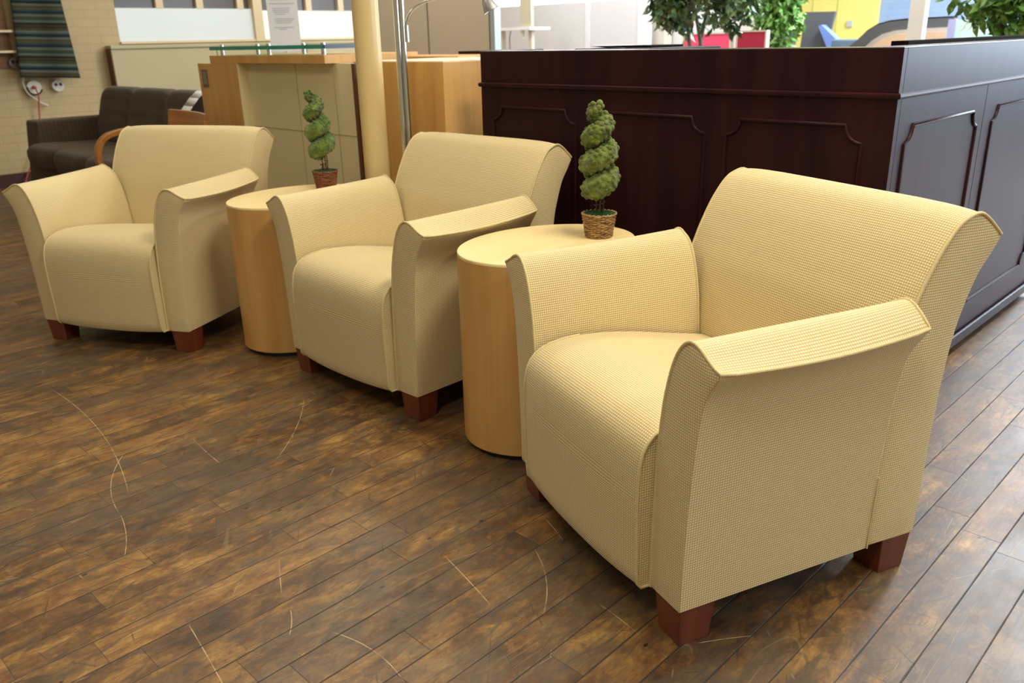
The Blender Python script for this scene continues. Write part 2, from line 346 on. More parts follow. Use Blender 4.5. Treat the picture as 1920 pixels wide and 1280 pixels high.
        acc = q if acc is None else k.math('MAXIMUM', acc, q)
    acc = k.math('MULTIPLY', acc, k.smooth(k.noise(c, 22, 2), 0.30, 0.60, 0.25, 1.0))
    col = k.mix(k.math('MULTIPLY', acc, 0.85), col, (0.62, 0.47, 0.27, 1))
    col = k.mix(k.math('MULTIPLY', gap, 0.88), col, (0.010, 0.007, 0.005, 1))
    h = k.math('SUBTRACT', k.math('MULTIPLY', n1, 0.25), gap)
    k.bump(h, 0.35, 0.0025)
    rgh = k.math('ADD', k.math('MULTIPLY', k.noise(k.mapping(c, (4, 9, 1)), 1.0, 5, 0.7), 0.34), 0.24)
    rgh = k.math('ADD', rgh, k.math('MULTIPLY', gap, 0.3))
    return k.fin(col, rgh, 0, 0.85)
M['floor'] = mk_floor()

# ------------------------------------------------------------ geometry helpers
class MB:
    def __init__(s): s.v = []; s.f = []; s.uv = []; s.sm = []
    def add(s, vs, fs, uvs=None, smooth=True):
        o = len(s.v); s.v += [tuple(p) for p in vs]
        for i, f in enumerate(fs):
            s.f.append([o+j for j in f]); s.uv.append(uvs[i] if uvs else [(vs[j][0], vs[j][1]+vs[j][2]) for j in f]); s.sm.append(smooth)
        return s
    def box(s, x0, x1, y0, y1, z0, z1, M_=None):
        vs = [(x, y, z) for z in (z0, z1) for y in (y0, y1) for x in (x0, x1)]
        if M_ is not None: vs = [tuple(M_ @ Vector(p)) for p in vs]
        fs = [(0, 2, 3, 1), (4, 5, 7, 6), (0, 1, 5, 4), (2, 6, 7, 3), (0, 4, 6, 2), (1, 3, 7, 5)]
        return s.add(vs, fs, smooth=False)
    def prism(s, pts, axis, a, b):
        """extrude 2D polygon pts along axis from a to b"""
        def P(p, t): return (t, p[0], p[1]) if axis == 0 else ((p[0], t, p[1]) if axis == 1 else (p[0], p[1], t))
        n = len(pts); vs = [P(p, a) for p in pts]+[P(p, b) for p in pts]
        fs = [list(range(n))[::-1], list(range(n, 2*n))]+[(i, (i+1) % n, n+(i+1) % n, n+i) for i in range(n)]
        return s.add(vs, fs, smooth=False)
    def tube(s, path, r, n=8, closed=False, caps=True):
        path = [Vector(p) for p in path]; N = len(path); rs = r if hasattr(r, '__len__') else [r]*N
        vs = []; up = None
        for i, p in enumerate(path):
            a = path[(i-1) % N] if (closed or i > 0) else p
            b = path[(i+1) % N] if (closed or i < N-1) else p
            t = (b-a).normalized() if (b-a).length > 1e-9 else Vector((0, 0, 1))
            if up is None: up = t.orthogonal().normalized()
            up = (up-t*up.dot(t)); up = up.normalized() if up.length > 1e-6 else t.orthogonal().normalized()
            w_ = t.cross(up)
            for j in range(n):
                an = 2*PI*j/n; vs.append(tuple(p+rs[i]*(math.cos(an)*up+math.sin(an)*w_)))
        fs = []
        for i in range(N if closed else N-1):
            for j in range(n):
                k2 = (i+1) % N
                fs.append((i*n+j, i*n+(j+1) % n, k2*n+(j+1) % n, k2*n+j))
        if caps and not closed: fs += [tuple(range(n))[::-1], tuple(range((N-1)*n, N*n))]
        return s.add(vs, fs)
    def lathe(s, prof, n=48, c=(0, 0), sx=1.0, sy=1.0, rot=0.0, caps=True):
        vs = []
        for r_, z in prof:
            for j in range(n):
                a = 2*PI*j/n; x = r_*sx*math.cos(a); y = r_*sy*math.sin(a)
                vs.append((c[0]+x*math.cos(rot)-y*math.sin(rot), c[1]+x*math.sin(rot)+y*math.cos(rot), z))
        fs = [(i*n+j, i*n+(j+1) % n, (i+1)*n+(j+1) % n, (i+1)*n+j) for i in range(len(prof)-1) for j in range(n)]
        if caps: fs += [tuple(range(n))[::-1], tuple(range((len(prof)-1)*n, len(prof)*n))]
        return s.add(vs, fs)
    def ico(s, c, r, scale=(1, 1, 1), sub=1):
        vs, fs = ICO[sub]
        return s.add([(c[0]+v[0]*r*scale[0], c[1]+v[1]*r*scale[1], c[2]+v[2]*r*scale[2]) for v in vs], fs)
    def build(s, name, mat, parent=None, bevel=0.0, seg=2, sharp=40, origin=None):
        me = bpy.data.meshes.new(name)
        off = Vector((0, 0, 0))
        if parent is not None: off = ROOTLOC.get(parent.name, Vector((0, 0, 0)))
        elif origin is not None: off = Vector(origin)
        me.from_pydata([(x-off.x, y-off.y, z-off.z) for x, y, z in s.v], [], s.f)
        uvl = me.uv_layers.new(name='UVMap')
        k = 0
        for poly, u in zip(me.polygons, s.uv):
            for li, q in zip(poly.loop_indices, u): uvl.data[li].uv = q
        me.polygons.foreach_set('use_smooth', s.sm if not bevel else [True]*len(s.f))
        me.materials.append(mat); me.update()
        o = bpy.data.objects.new(name, me); COL.objects.link(o)
        if parent is not None:
            o.parent = parent; ROOTLOC[o.name] = off
        elif origin is not None: o.location = origin
        if bevel:
            b = o.modifiers.new('bevel', 'BEVEL'); b.width = bevel; b.segments = seg; b.limit_method = 'ANGLE'; b.angle_limit = math.radians(35)
            b.harden_normals = True
        try: me.set_sharp_from_angle(angle=math.radians(sharp))
        except Exception: pass
        return o
ROOTLOC = {}
def _ico():
    import bmesh
    out = {}
    for sub in (1, 2):
        bm = bmesh.new(); bmesh.ops.create_icosphere(bm, subdivisions=sub, radius=1.0)
        bm.verts.ensure_lookup_table(); out[sub] = ([tuple(v.co) for v in bm.verts], [[v.index for v in f.verts] for f in bm.faces]); bm.free()
    return out
ICO = _ico()

def thing(name, label, cat, loc=(0, 0, 0), group=None):
    o = bpy.data.objects.new(name, None); COL.objects.link(o); o.location = loc; o.empty_display_size = 0.1
    ROOTLOC[o.name] = Vector(loc); o['label'] = label; o['category'] = cat
    if group: o['group'] = group
    return o
def tag(o, label, cat, group=None):
    o['label'] = label; o['category'] = cat
    if group: o['group'] = group
    return o
def struct(o): o['kind'] = 'structure'; return o
def copy_tree(o, parent=None):
    c = o.copy(); COL.objects.link(c)
    if parent is not None: c.parent = parent
    for ch in list(o.children): copy_tree(ch, c)
    return c
def spline(pts, n):
    pts = [Vector(p) for p in pts]; P = [2*pts[0]-pts[1]]+pts+[2*pts[-1]-pts[-2]]
    segs = []
    for i in range(1, len(P)-2):
        for t in [j/12 for j in range(12)]:
            a, b, c, e = P[i-1], P[i], P[i+1], P[i+2]
            segs.append(0.5*((2*b)+(-a+c)*t+(2*a-5*b+4*c-e)*t*t+(-a+3*b-3*c+e)*t**3))
    segs.append(pts[-1])
    L = [0]
    for i in range(1, len(segs)): L.append(L[-1]+(segs[i]-segs[i-1]).length)
    out = []
    j = 0
    for i in range(n):
        t = L[-1]*i/(n-1)
        while j < len(L)-2 and L[j+1] < t: j += 1
        q = (t-L[j])/max(1e-9, L[j+1]-L[j]); out.append(segs[j].lerp(segs[j+1], min(1, q)))
    return out

# ------------------------------------------------------------ room shell
XN, XF, YR, YL, ZC = -3.2, 12.0, -4.0, 8.25, 3.4
m = MB(); m.add([(XN, YR, 0), (XF, YR, 0), (XF, YL, 0), (XN, YL, 0)], [(0, 1, 2, 3)], smooth=False); struct(m.build('floor', M['floor']))
struct(MB().box(XN-.1, XF+.1, YR-.1, YL+.1, ZC, ZC+.1).build('ceiling', M['ceiling']))
# left brick wall with two window openings (x 3.30-5.02, 5.10-6.3; z 1.16-2.7)
m = MB(); m.box(XN, 3.29, YL, YL+.2, 0, ZC); m.box(3.29, 6.60, YL, YL+.2, 0, 1.15); m.box(3.29, 6.60, YL, YL+.2, 2.7, ZC); m.box(6.60, XF, YL, YL+.2, 0, ZC)
struct(m.build('wall_left', M['brick_cream']))
struct(MB().box(XN-.2, XN, YR, YL, 0, ZC).build('wall_near', M['wall_shade']))
# right wall with a long window, far wall with a window near its right end
m = MB(); m.box(XN, XF, YR-.2, YR, 0, 0.85); m.box(XN, XF, YR-.2, YR, 2.65, ZC); m.box(XN, 4.4, YR-.2, YR, .85, 2.65); m.box(10.2, XF, YR-.2, YR, .85, 2.65)
struct(m.build('wall_right', M['wall_shade']))
m = MB(); m.box(XF, XF+.2, YR, -3.8, 0, ZC); m.box(XF, XF+.2, 1.1, YL, 0, ZC); m.box(XF, XF+.2, -3.8, 1.1, 0, .85); m.box(XF, XF+.2, -3.8, 1.1, 3.2, ZC)
struct(m.build('wall_far', M['brick_blue']))
struct(MB().box(XN, 3.0, YL-.025, YL, 0, .11).build('baseboard_left', plain('oxblood_baseboard', (0.055, 0.012, 0.010, 1), 0.5)))

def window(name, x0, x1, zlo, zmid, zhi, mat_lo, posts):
    """window in the left wall: pale lower panels given a glow, darker upper panes between muntins"""
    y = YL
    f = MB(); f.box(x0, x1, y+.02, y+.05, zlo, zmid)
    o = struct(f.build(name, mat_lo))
    g = MB(); g.box(x0, x1, y+.06, y+.08, zmid, zhi); g.build('window_pane', M['pane_dark'], o)
    b = MB()
    for p in posts: b.box(p-.035, p+.035, y+.02, y+.06, zmid-.005, zhi)
    b.box(x0, x1, y-.02, y+.06, zlo-.02, zlo+.0)
    b.build('window_frame', M['muntin'], o)
    return o
W1 = [3.80, 4.30, 4.78]
window('window_1', 3.29, 4.66, 1.17, 1.46, 2.7, M['glow_white'], [3.72, 4.12, 4.55])
window('window_2', 4.76, 6.58, 1.17, 1.445, 2.7, M['glow_cream'], [5.02, 5.35, 5.76, 6.2])
m = MB(); m.box(4.66, 4.76, YL-.03, YL+.1, 1.15, 2.7); struct(m.build('trim_1', M['muntin']))
# daylight panes of the right and far windows (lit windows, out of the photograph)
o = struct(MB().box(4.4, 10.2, YR-.14, YR-.12, .85, 2.65).build('window_3', M['window_sky']))
b = MB()
for i in range(6): b.box(4.4+i*1.152, 4.44+i*1.152, YR-.11, YR-.03, .85, 2.65)
b.build('window_frame', M['post_white'], o)
o = struct(MB().box(XF+.12, XF+.14, -3.8, 1.1, .85, 3.2).build('window_4', M['window_sky']))
b = MB()
for i in range(6): b.box(XF+.03, XF+.11, -3.8+i*.972, -3.76+i*.972, .85, 3.2)
b.build('window_frame', M['post_white'], o)
# yellow door panel in the far wall
m = MB(); m.box(XF-.08, XF, 4.85, 5.98, 0, 2.4)
o = struct(m.build('door_1', M['yellow'], bevel=.004))
b = MB(); b.box(XF-.085, XF-.081, 5.40, 5.412, 0.05, 2.35); b.box(XF-.085, XF-.081, 5.76, 5.77, 0.05, 2.35); b.build('door_seam', plain('ochre_seam', (0.55, 0.46, 0.13, 1), .6), o)
b = MB(); b.box(XF-.11, XF-.08, 5.17, 5.24, 1.16, 1.24); b.build('door_lock', plain('grey_lock_plate', (0.50, 0.50, 0.48, 1), .5), o)

# housings of the ceiling lights and the added fill lights
tube_m = emit('fluorescent_tube', (1.0, 0.93, 0.78, 1), 4.0)
for i, (x, y) in enumerate(CEIL_AND_FILL):
    t = thing('ceiling_and_fill_fixture', 'unseen fluorescent ceiling light fixture, several of the set added for fill and floor sheen', 'ceiling light', (x, y, 3.37), 'fluorescent ceiling lights')
    m = MB(); m.box(x-.64, x+.64, y-.29, y+.29, 3.37, 3.40); m.build('housing', M['post_white'], t)

# ------------------------------------------------------------ armchair
def make_armchair():
    t = thing('armchair', 'armchair', 'armchair')
    NP = 70
    inner = spline([(.250, .086), (.252, .27), (.259, .40), (.269, .49), (.285, .557), (.301, .597), (.319, .622), (.340, .634), (.363, .632), (.390, .617), (.417, .602)], NP)
    outer = spline([(.347, .088), (.350, .2), (.356, .32), (.365, .43), (.377, .51), (.391, .553), (.417, .594)], NP)
    def slab(inn, out, T, fn, bulge, side_bulge=0.0):
        """closed flared slab: ring of inner+outer points lofted along stations T, soft caps"""
        mb = MB(); n = len(inn); ring = inn+out[::-1]; m_ = len(ring)
        al = [0]
        for i in range(1, m_): al.append(al[-1]+(ring[i]-ring[i-1]).length)
        vs = []; 
        for ti in T:
            for i, p in enumerate(ring): vs.append(fn(p, ti))
        fs = []; uv = []
        for a in range(len(T)-1):
            for i in range(m_):
                j = (i+1) % m_; u1 = al[j] if j else al[-1]+(ring[0]-ring[-1]).length
                fs.append((a*m_+i, a*m_+j, (a+1)*m_+j, (a+1)*m_+i))
                uv.append([(T[a], al[i]), (T[a], u1), (T[a+1], u1), (T[a+1], al[i])])
        mb.add(vs, fs, uv)
        for ti, sg, rev in ((T[0], -1, False), (T[-1], 1, True)):
            cols = 5; vs = []; uvp = []
            for i in range(n):
                for c in range(cols):
                    q = c/(cols-1); p = inn[i].lerp(out[i], q)
                    wdt = (inn[i]-out[i]).length
                    e = min(1.0, wdt/0.06)*min(1, i/5)
                    P = Vector(fn(p, ti)); N_ = (Vector(fn(p, ti+.001*sg))-P).normalized()
                    P += N_*bulge*math.sin(PI*q)*e
                    vs.append(tuple(P)); uvp.append((p[0], p[1]))
            fs = []; uv = []
            for i in range(n-1):
                for c in range(cols-1):
                    f = (i*cols+c, i*cols+c+1, (i+1)*cols+c+1, (i+1)*cols+c)
                    if rev: f = f[::-1]
                    fs.append(f); uv.append([uvp[q] for q in f])
            mb.add(vs, fs, uv)
        return mb
    def weld(o, dist=0.0002):
        wm = o.modifiers.new('weld', 'WELD'); wm.merge_threshold = dist
        return o
    for s in (-1, 1):
        def fn(p, y, s=s):
            fl = max(0.0, (p[1]-.40)/.2)*math.sin(PI*min(1, max(0, y/.475)))
            tipw = max(0.0, (p[0]-.36)/.057) if p[1] > .5 else 0
            q_ = min(1, max(0, y/.475)); cv = math.sin(PI*min(1, max(0, (p[0]-.338)/.079)))*min(1, max(0, (p[1]-.585)/.02))
            return (s*(p[0]+.005*fl*tipw), y, p[1]-.009*fl*tipw+cv*(.013*q_**1.5-.003*(1-q_)))
        a = slab(inner, outer, [0, .006, .06, .12, .18, .24, .30, .36, .42, .469, .475], fn, .004)
        if s < 0: a.f = [f[::-1] for f in a.f]; a.uv = [u[::-1] for u in a.uv]
        ao = a.build('armrest', M['fabric'], t, sharp=60); weld(ao)
        bv = ao.modifiers.new('bevel', 'BEVEL'); bv.width = .007; bv.segments = 3; bv.limit_method = 'ANGLE'; bv.angle_limit = math.radians(50)
        pm = MB(); rp = .0033
        pf = [Vector(fn(p, -.0005)) for p in inner]
        edge = [Vector(fn(inner[-1]+Vector((.001, -.003)), y)) for y in [i*.475/14 for i in range(15)]]
        pr = [Vector(fn(p, .4755)) for p in inner[::-1]][:NP-20]
        pm.tube(pf+edge[1:-1]+pr, rp, 8)
        pb = [Vector(fn(p, .4775)) for p in outer[:24]]
        pm.build('piping', M['piping'], ao); pm = MB()
        pm.tube([q+Vector((s*.001, 0, 0)) for q in pb], .0019, 6)
        pm.build('piping', M['piping'], ao)
    # backrest: profile in (y, z), lofted across x
    bi = spline([(.478, .092), (.478, .25), (.480, .40), (.487, .50), (.500, .570), (.519, .622), (.538, .664), (.568, .718), (.606, .765), (.640, .782), (.664, .784), (.688, .771), (.712, .752), (.731, .735)], 90)
    bo = spline([(.617, .088), (.621, .232), (.626, .38), (.634, .48), (.644, .545), (.659, .598), (.684, .660), (.712, .698), (.731, .727)], 90)
    xs = [-.345, -.338, -.32, -.30, -.27, -.2, -.1, 0, .1, .2, .27, .30, .32, .338, .345]
    def fb(p, x): 
        c = 1-(x/.345)**2; c6 = 1-(x/.345)**6; top = max(0, (p[1]-.5)/.28)
        return (x, p[0]-.006*c*top*max(0, min(1, (.70-p[0])/.08)), p[1]+.009*c6*top)
    bb = slab(bi, bo, xs, fb, .003)
    bb.f = [f[::-1] for f in bb.f]; bb.uv = [u[::-1] for u in bb.uv]
    bob = bb.build('backrest', M['fabric'], t, sharp=60); weld(bob)
    bv = bob.modifiers.new('bevel', 'BEVEL'); bv.width = .006; bv.segments = 3; bv.limit_method = 'ANGLE'; bv.angle_limit = math.radians(50)
    for x in (-.346, .346):
        pm = MB(); pm.tube([(x, p[0], p[1]) for p in bi[36:]], .0033, 8); pm.build('piping', M['piping'], bob)
    # seat: waterfall front with crowned face
    sp = spline([(.02, .089), (-.018, .088), (-.030, .098), (-.034, .20), (-.036, .29), (-.033, .355), (-.020, .400), (.010, .427), (.06, .440), (.14, .443), (.25, .430), (.36, .408), (.478, .385)], 44)
    xs = [-.2465+.493*i/20 for i in range(21)]
    mb = MB(); vs = []; al = [0]
    for i in range(1, len(sp)): al.append(al[-1]+(sp[i]-sp[i-1]).length)
    def fs_(p, x):
        c = 1-(abs(x)/.2465)**2.4
        return (x, p[0]-.013*c*(1 if p[0] < .1 else max(0, 1-(p[0]-.1)/.1))*min(1, max(.4, (0.5-p[1])/.1)), p[1]+(.010*c if p[1] > .3 else -.006*c if p[1] < .12 else 0))
    for x in xs:
        for p in sp: vs.append(fs_(p, x))
    n = len(sp); fs = []; uv = []
    for a in range(len(xs)-1):
        for i in range(n-1):
            f = (a*n+i, (a+1)*n+i, (a+1)*n+i+1, a*n+i+1); fs.append(f)
            uv.append([(xs[a], al[i]), (xs[a+1], al[i]), (xs[a+1], al[i+1]), (xs[a], al[i+1])])
    mb.add(vs, [f[::-1] for f in fs], [u[::-1] for u in uv])
    for x, rv in ((xs[0], 0), (xs[-1], 1)):
        vs = [fs_(p, x) for p in sp]+[(x, .2, .2)]
        fs = []; uv = []
        for i in range(n-1):
            f = (i, i+1, n)
            if rv: f = f[::-1]
            fs.append(f); uv.append([(vs[q][1], vs[q][2]) for q in f])
        mb.add(vs, fs, uv)
    so = mb.build('seat', M['fabric'], t, sharp=50)
    for s in (-1, 1):
        pm = MB(); pm.tube([Vector(fs_(p, s*.2465))+Vector((s*.0005, -.0008, 0)) for p in sp[1:26]], .0033, 8); pm.build('piping', M['piping'], so)
    MB().box(-.335, .335, .03, .60, .080, .12).build('dust_cover', M['dust'], t)
    for sx in (-1, 1):
        for y0, sy in ((0.002, 1), (.612, -1)):
            mb = MB(); xo = sx*.345
            def q(i1, w1, z): return [(xo-sx*i1, y0+sy*i1, z), (xo-sx*(i1+w1), y0+sy*i1, z), (xo-sx*(i1+w1), y0+sy*(i1+w1), z), (xo-sx*i1, y0+sy*(i1+w1), z)]
            vs = q(.007, .070, 0)+q(.001, .083, .0885)
            fs = [(3, 2, 1, 0), (4, 5, 6, 7), (0, 1, 5, 4), (1, 2, 6, 5), (2, 3, 7, 6), (3, 0, 4, 7)]
            if sx*sy > 0: fs = [f[::-1] for f in fs]
            mb.add(vs, fs, smooth=False); mb.build('leg', M['leg'], t, bevel=.002)
    return t
CH_POSE = [(1.26309, 1.02843, -1.93241, 'cream woven armchair nearest the camera, right of both oval side tables'),
           (1.45575, 2.21220, -1.56181, 'cream woven armchair in the middle, between the two oval side tables'),
           (1.11339, 3.31982, -1.09337, 'cream woven armchair farthest left, in front of the brown sofa')]
proto = make_armchair()
for i, (x, y, a, lab) in enumerate(CH_POSE):
    o = proto if i == 0 else copy_tree(proto)
    o.location = (x, y, 0); o.rotation_euler = (0, 0, a); o['label'] = lab; o['category'] = 'armchair'; o['group'] = 'cream armchairs in a row'

# ------------------------------------------------------------ oval drum side tables
for cx, cy, th, lab in ((1.724, 1.561, 1.48, 'oval maple drum side table between the nearest and middle armchairs'),
                        (1.704, 2.842, 1.66, 'oval maple drum side table between the middle and left armchairs')):
    t = thing('side_table', lab, 'side table', (cx, cy, 0), 'oval drum side tables')
    def ell(pr, n=96): return MB().lathe(pr, n, (cx, cy), .217, .281, th)
    ell([(.93, 0), (.93, .02)]).build('plinth', M['plinth'], t)
    ell([(1.0, .02), (1.0, .563)]).build('drum', M['maple'], t)
    ell([(1.0, .5632), (1.0, .569), (.994, .571)]).build('table_top', M['maple_top'], t)

# ------------------------------------------------------------ spiral topiaries
def topiary(px, py, z0, phase, hand, lean, moss, wick, lab, knob, seed, top=0.945):
    rnd = random.Random(seed)
    t = thing('spiral_topiary', lab, 'topiary', (px, py, z0), 'spiral topiaries in baskets')
    # basket
    core = MB(); core.lathe([(.036, z0), (.040, z0+.03), (.045, z0+.066), (.043, z0+.0665), (.04, z0+.060)], 40, (px, py)); bo = core.build('basket', M['wicker_core'], t)
    wv = MB(); rows = 15
    for i in range(rows):
        z = z0+.003+.063*i/(rows-1); r = .038+.0095*(i/(rows-1)); pts = []
        n = 96
        for j in range(n):
            a = 2*PI*j/n; pts.append((px+(r+.0016*math.sin(12*a+PI*(i % 2)))*math.cos(a), py+(r+.0016*math.sin(12*a+PI*(i % 2)))*math.sin(a), z+.0008*math.sin(5*a+i*1.7)))
        wv.tube(pts, .0022, 6, closed=True)
    for j in range(24):
        a = 2*PI*(j+.5)/24; wv.tube([(px+.0378*math.cos(a), py+.0378*math.sin(a), z0+.001), (px+.0478*math.cos(a), py+.0478*math.sin(a), z0+.068)], .0016, 5)
    pts = []
    for j in range(140):
        a = 2*PI*j/140; rr_ = .0485+.0016*math.cos(22*a); pts.append((px+rr_*math.cos(a), py+rr_*math.sin(a), z0+.068+.0016*math.sin(22*a)))
    wv.tube(pts, .0025, 6, closed=True)
    wv.build('weave', wick, bo)
    # green moss on the basket
    mm = MB()
    for i in range(900):
        a = rnd.random()*2*PI; r = .046*math.sqrt(rnd.random()); z = z0+.064+.008*rnd.random()*(1-.4*r/.046)
        p = Vector((px+r*math.cos(a), py+r*math.sin(a), z)); dd = Vector((rnd.gauss(0, 1), rnd.gauss(0, 1), rnd.uniform(.1, 1.2))).normalized()*rnd.uniform(.004, .010)
        sd = dd.orthogonal().normalized()*.0012
        mm.add([tuple(p-sd), tuple(p+sd), tuple(p+dd)], [(0, 1, 2)])
    mm.lathe([(.0, z0+.058), (.044, z0+.060), (.044, z0+.0655), (.0, z0+.070)], 24, (px, py), caps=False)
    mm.build('basket_moss', M['basket_moss'], t)
    # twigs
    tr = MB()
    for j in range(5):
        a = j*1.3; tr.tube([(px+.013*math.cos(a), py+.013*math.sin(a), z0+.062), (px+.010*math.cos(a+.5)+.003*rnd.gauss(0, 1), py+.010*math.sin(a+.5), z0+.095), (px+.012*math.cos(a+.8), py+.012*math.sin(a+.8), z0+.135)], [.0024, .0018, .002], 6)
    hel = [(px+.016*math.cos(q*.7+1), py+.016*math.sin(q*.7+1), z0+.088+.0022*q) for q in range(10)]
    tr.tube(hel, .0016, 5); tr.build('trunk', M['twig'], t)
    # helix foliage
    zb = .108; H_ = top-z0-zb; turns = 3.05
    lx, ly = lean
    def cen(q):
        k = q/turns; r = .0345*(1-.46*k**2.6); a = phase+hand*q*2*PI; R_ = .0265*(1-.60*k**2.6)
        z = z0+zb+.034+(H_-.034-.020)*(q/turns)
        return Vector((px+lx*k+R_*math.cos(a), py+ly*k+R_*math.sin(a), z)), r
    samp = [cen(turns*i/90) for i in range(91)]
    fc = MB()
    rs = [s_[1]*.90 for s_ in samp]; rs[0] *= .6; rs[-1] *= .5
    fc.tube([s_[0] for s_ in samp], rs, 16)
    for q in (0, 5, 88): fc.ico(samp[q][0], samp[q][1]*.9, sub=2)
    kn = []
    tries = 0
    while tries < 5200:
        tries += 1
        i = rnd.randrange(91); c, r = samp[i]
        dv = Vector((rnd.gauss(0, 1), rnd.gauss(0, 1), rnd.gauss(0, 1))).normalized()
        p = c+dv*r*.87
        if any((p-c2).length < r2*.80 for c2, r2 in samp): continue
        kr = rnd.uniform(*knob)
        if any((p-k2).length < (kr+kr2)*.74 for k2, kr2 in kn): continue
        kn.append((p, kr))
    for p, kr in kn: fc.ico(p-(p-Vector((px, py, p.z)))*.05, kr, (1, 1, 1), 2 if kr > .006 else 1)
    fc.build('foliage', moss, t, sharp=80)
    return t
topiary(1.875, 1.498, .571, 2.9, 1, (-.004, .004), M['moss'], M['wicker'], 'yellow-green spiral topiary in natural wicker basket, on the nearer side table', (.0065, .0100), 3, .957)
topiary(1.871, 2.894, .571, 2.2, 1, (-.017, .017), M['moss2'], M['wicker_red'], 'deeper green spiral topiary in red-brown basket, on the farther side table', (.0048, .0078), 9, .951)

# ------------------------------------------------------------ dark mahogany reception desk
DX, DY, DZ = 2.334, .869, 1.0758
t = thing('dark_desk', 'tall dark mahogany reception desk with moulded panels behind the right armchair', 'reception desk', (DX, DY, 0))
m = MB(); m.box(DX, DX+.028, DY, 2.458, .035, DZ-.003); m.build('front_panel', M['mahogany'], t, bevel=.002)
m = MB(); m.box(DX+.028, 3.084, DY, DY+.028, .035, .948); m.box(3.087, 4.12, DY, DY+.028, .035, .948); m.box(DX+.028, 4.12, DY, DY+.028, .950, DZ-.003); m.build('side_panel', M['mahogany'], t, bevel=.001)
m = MB(); m.prism([(DX, DY), (4.122, DY), (4.122, DY+.10), (DX+.10, DY+.10), (DX+.10, 2.460), (DX, 2.460)], 2, DZ-.003, DZ); m.build('ledge', plain('ledge_edge_highlight', (.10, .07, .06, 1), .22), t, bevel=.001)  # ledge colour lightened to carry the highlight along the top edge
MB().box(2.63, 4.1, .970, 1.02, 1.05, 1.087).build('raised_rail', M['mahog_dark'], t, bevel=.002)
m = MB(); m.box(DX+.08, DX+.10, DY+.10, 2.458, .035, DZ-.003); m.box(DX+.10, 4.12, DY+.08, DY+.10, .035, DZ-.003); m.box(DX+.028, DX+.08, 2.43, 2.458, .035, DZ-.003); m.box(4.09, 4.12, DY+.028, DY+.08, .035, DZ-.003); m.build('inner_panel', M['mahogany'], t)
m = MB(); m.box(DX+.10, 3.95, DY+.10, 1.85, .70, .735); m.box(2.85, 3.15, 1.90, 2.42, 1.045, 1.072); m.box(3.12, 3.15, 1.90, 2.42, .0, 1.045); m.box(2.85, 3.12, 1.90, 1.92, 0, 1.045); m.box(2.85, 3.12, 2.40, 2.42, 0, 1.045); m.build('work_surface', M['mahogany'], t, bevel=.003)
def molding_bar(mb, p0, p1, rad=.007): mb.tube([p0, p1], rad, 8)
m = MB()
m.tube([(DX-.004, 2.462, .953), (DX-.004, DY-.004, .953), (4.12, DY-.004, .953)], .0085, 8)
m.build('belt_molding', M['mahogany'], t)
m = MB(); m.box(DX-.012, DX, DY-.012, 2.458, .03, .062); m.box(DX-.012, 4.12, DY-.012, DY, .03, .062)
m.tube([(DX-.008, 2.458, .064), (DX-.008, DY-.008, .064), (4.12, DY-.008, .064)], .007, 8); m.build('base_molding', M['mahogany'], t)
def panel_frame(u0, u1, z0_, z1_, mapf, ln):
    n_ = .047; pts = []
    def corner(cu, cz, a0, a1):
        for i in range(9):
            a = a0+(a1-a0)*i/8; pts.append((cu+n_*math.cos(a), cz+n_*math.sin(a)))
    corner(u0, z1_, -PI/2, 0); corner(u1, z1_, PI, 1.5*PI); corner(u1, z0_, PI/2, PI); corner(u0, z0_, 0, PI/2)
    mb = MB(); mb.tube([mapf(*p) for p in pts], .0062, 8, closed=True); mb.build('panel_molding', M['mahogany'], t)
for a, b in ((1.977, 2.390), (1.447, 1.90), (.952, 1.371)): panel_frame(a, b, .18, .8735, lambda u, z: (DX-.001, u, z), 0)
for a, b in ((2.418, 3.016), (3.181, 3.93)): panel_frame(a, b, .18, .8690, lambda u, z: (u, DY-.001, z), 0)
for x, y in ((DX+.05, DY+.05), (DX+.05, 2.40), (3.13, DY+.03), (4.06, DY+.03), (3.05, DY+.03)):
    MB().lathe([(.018, 0), (.018, .012), (.008, .014), (.008, .035)], 16, (x, y)).build('glide', M['black'], t)
# things on and behind the dark desk
tag(MB().lathe([(.06, 1.0725), (.115, 1.080), (.117, 1.082), (.10, 1.078), (.02, 1.075)], 40, (3.0, 2.30)).build('paper_plate', M['white_sheet']), 'white shallow dish lying on top of the dark desk, left of the folder', 'dish')
tag(MB().box(2.87, 3.10, 2.045, 2.175, 1.0725, 1.081).build('clipboard', M['mahog_dark'], bevel=.002), 'thin dark folder lying on top of the dark desk beside the white dish', 'folder')
t = thing('dark_hutch', 'low dark wood cabinet with open cubby behind the dark desk left end', 'cabinet', (3.3, 3.45, 0))
m = MB(); m.box(3.20, 3.62, 3.30, 3.54, 1.035, 1.060); m.box(3.20, 3.62, 3.52, 3.54, .1, 1.035); m.box(3.20, 3.62, 3.30, 3.32, .1, 1.035); m.box(3.6, 3.62, 3.32, 3.52, .1, 1.035); m.box(3.20, 3.6, 3.32, 3.52, .1, .98); m.box(3.22, 3.6, 3.31, 3.53, 0, .1); m.build('carcass', M['mahogany'], t)
MB().box(3.58, 3.60, 3.32, 3.52, .98, 1.035).build('cubby_back', M['mahog_dark'], t)
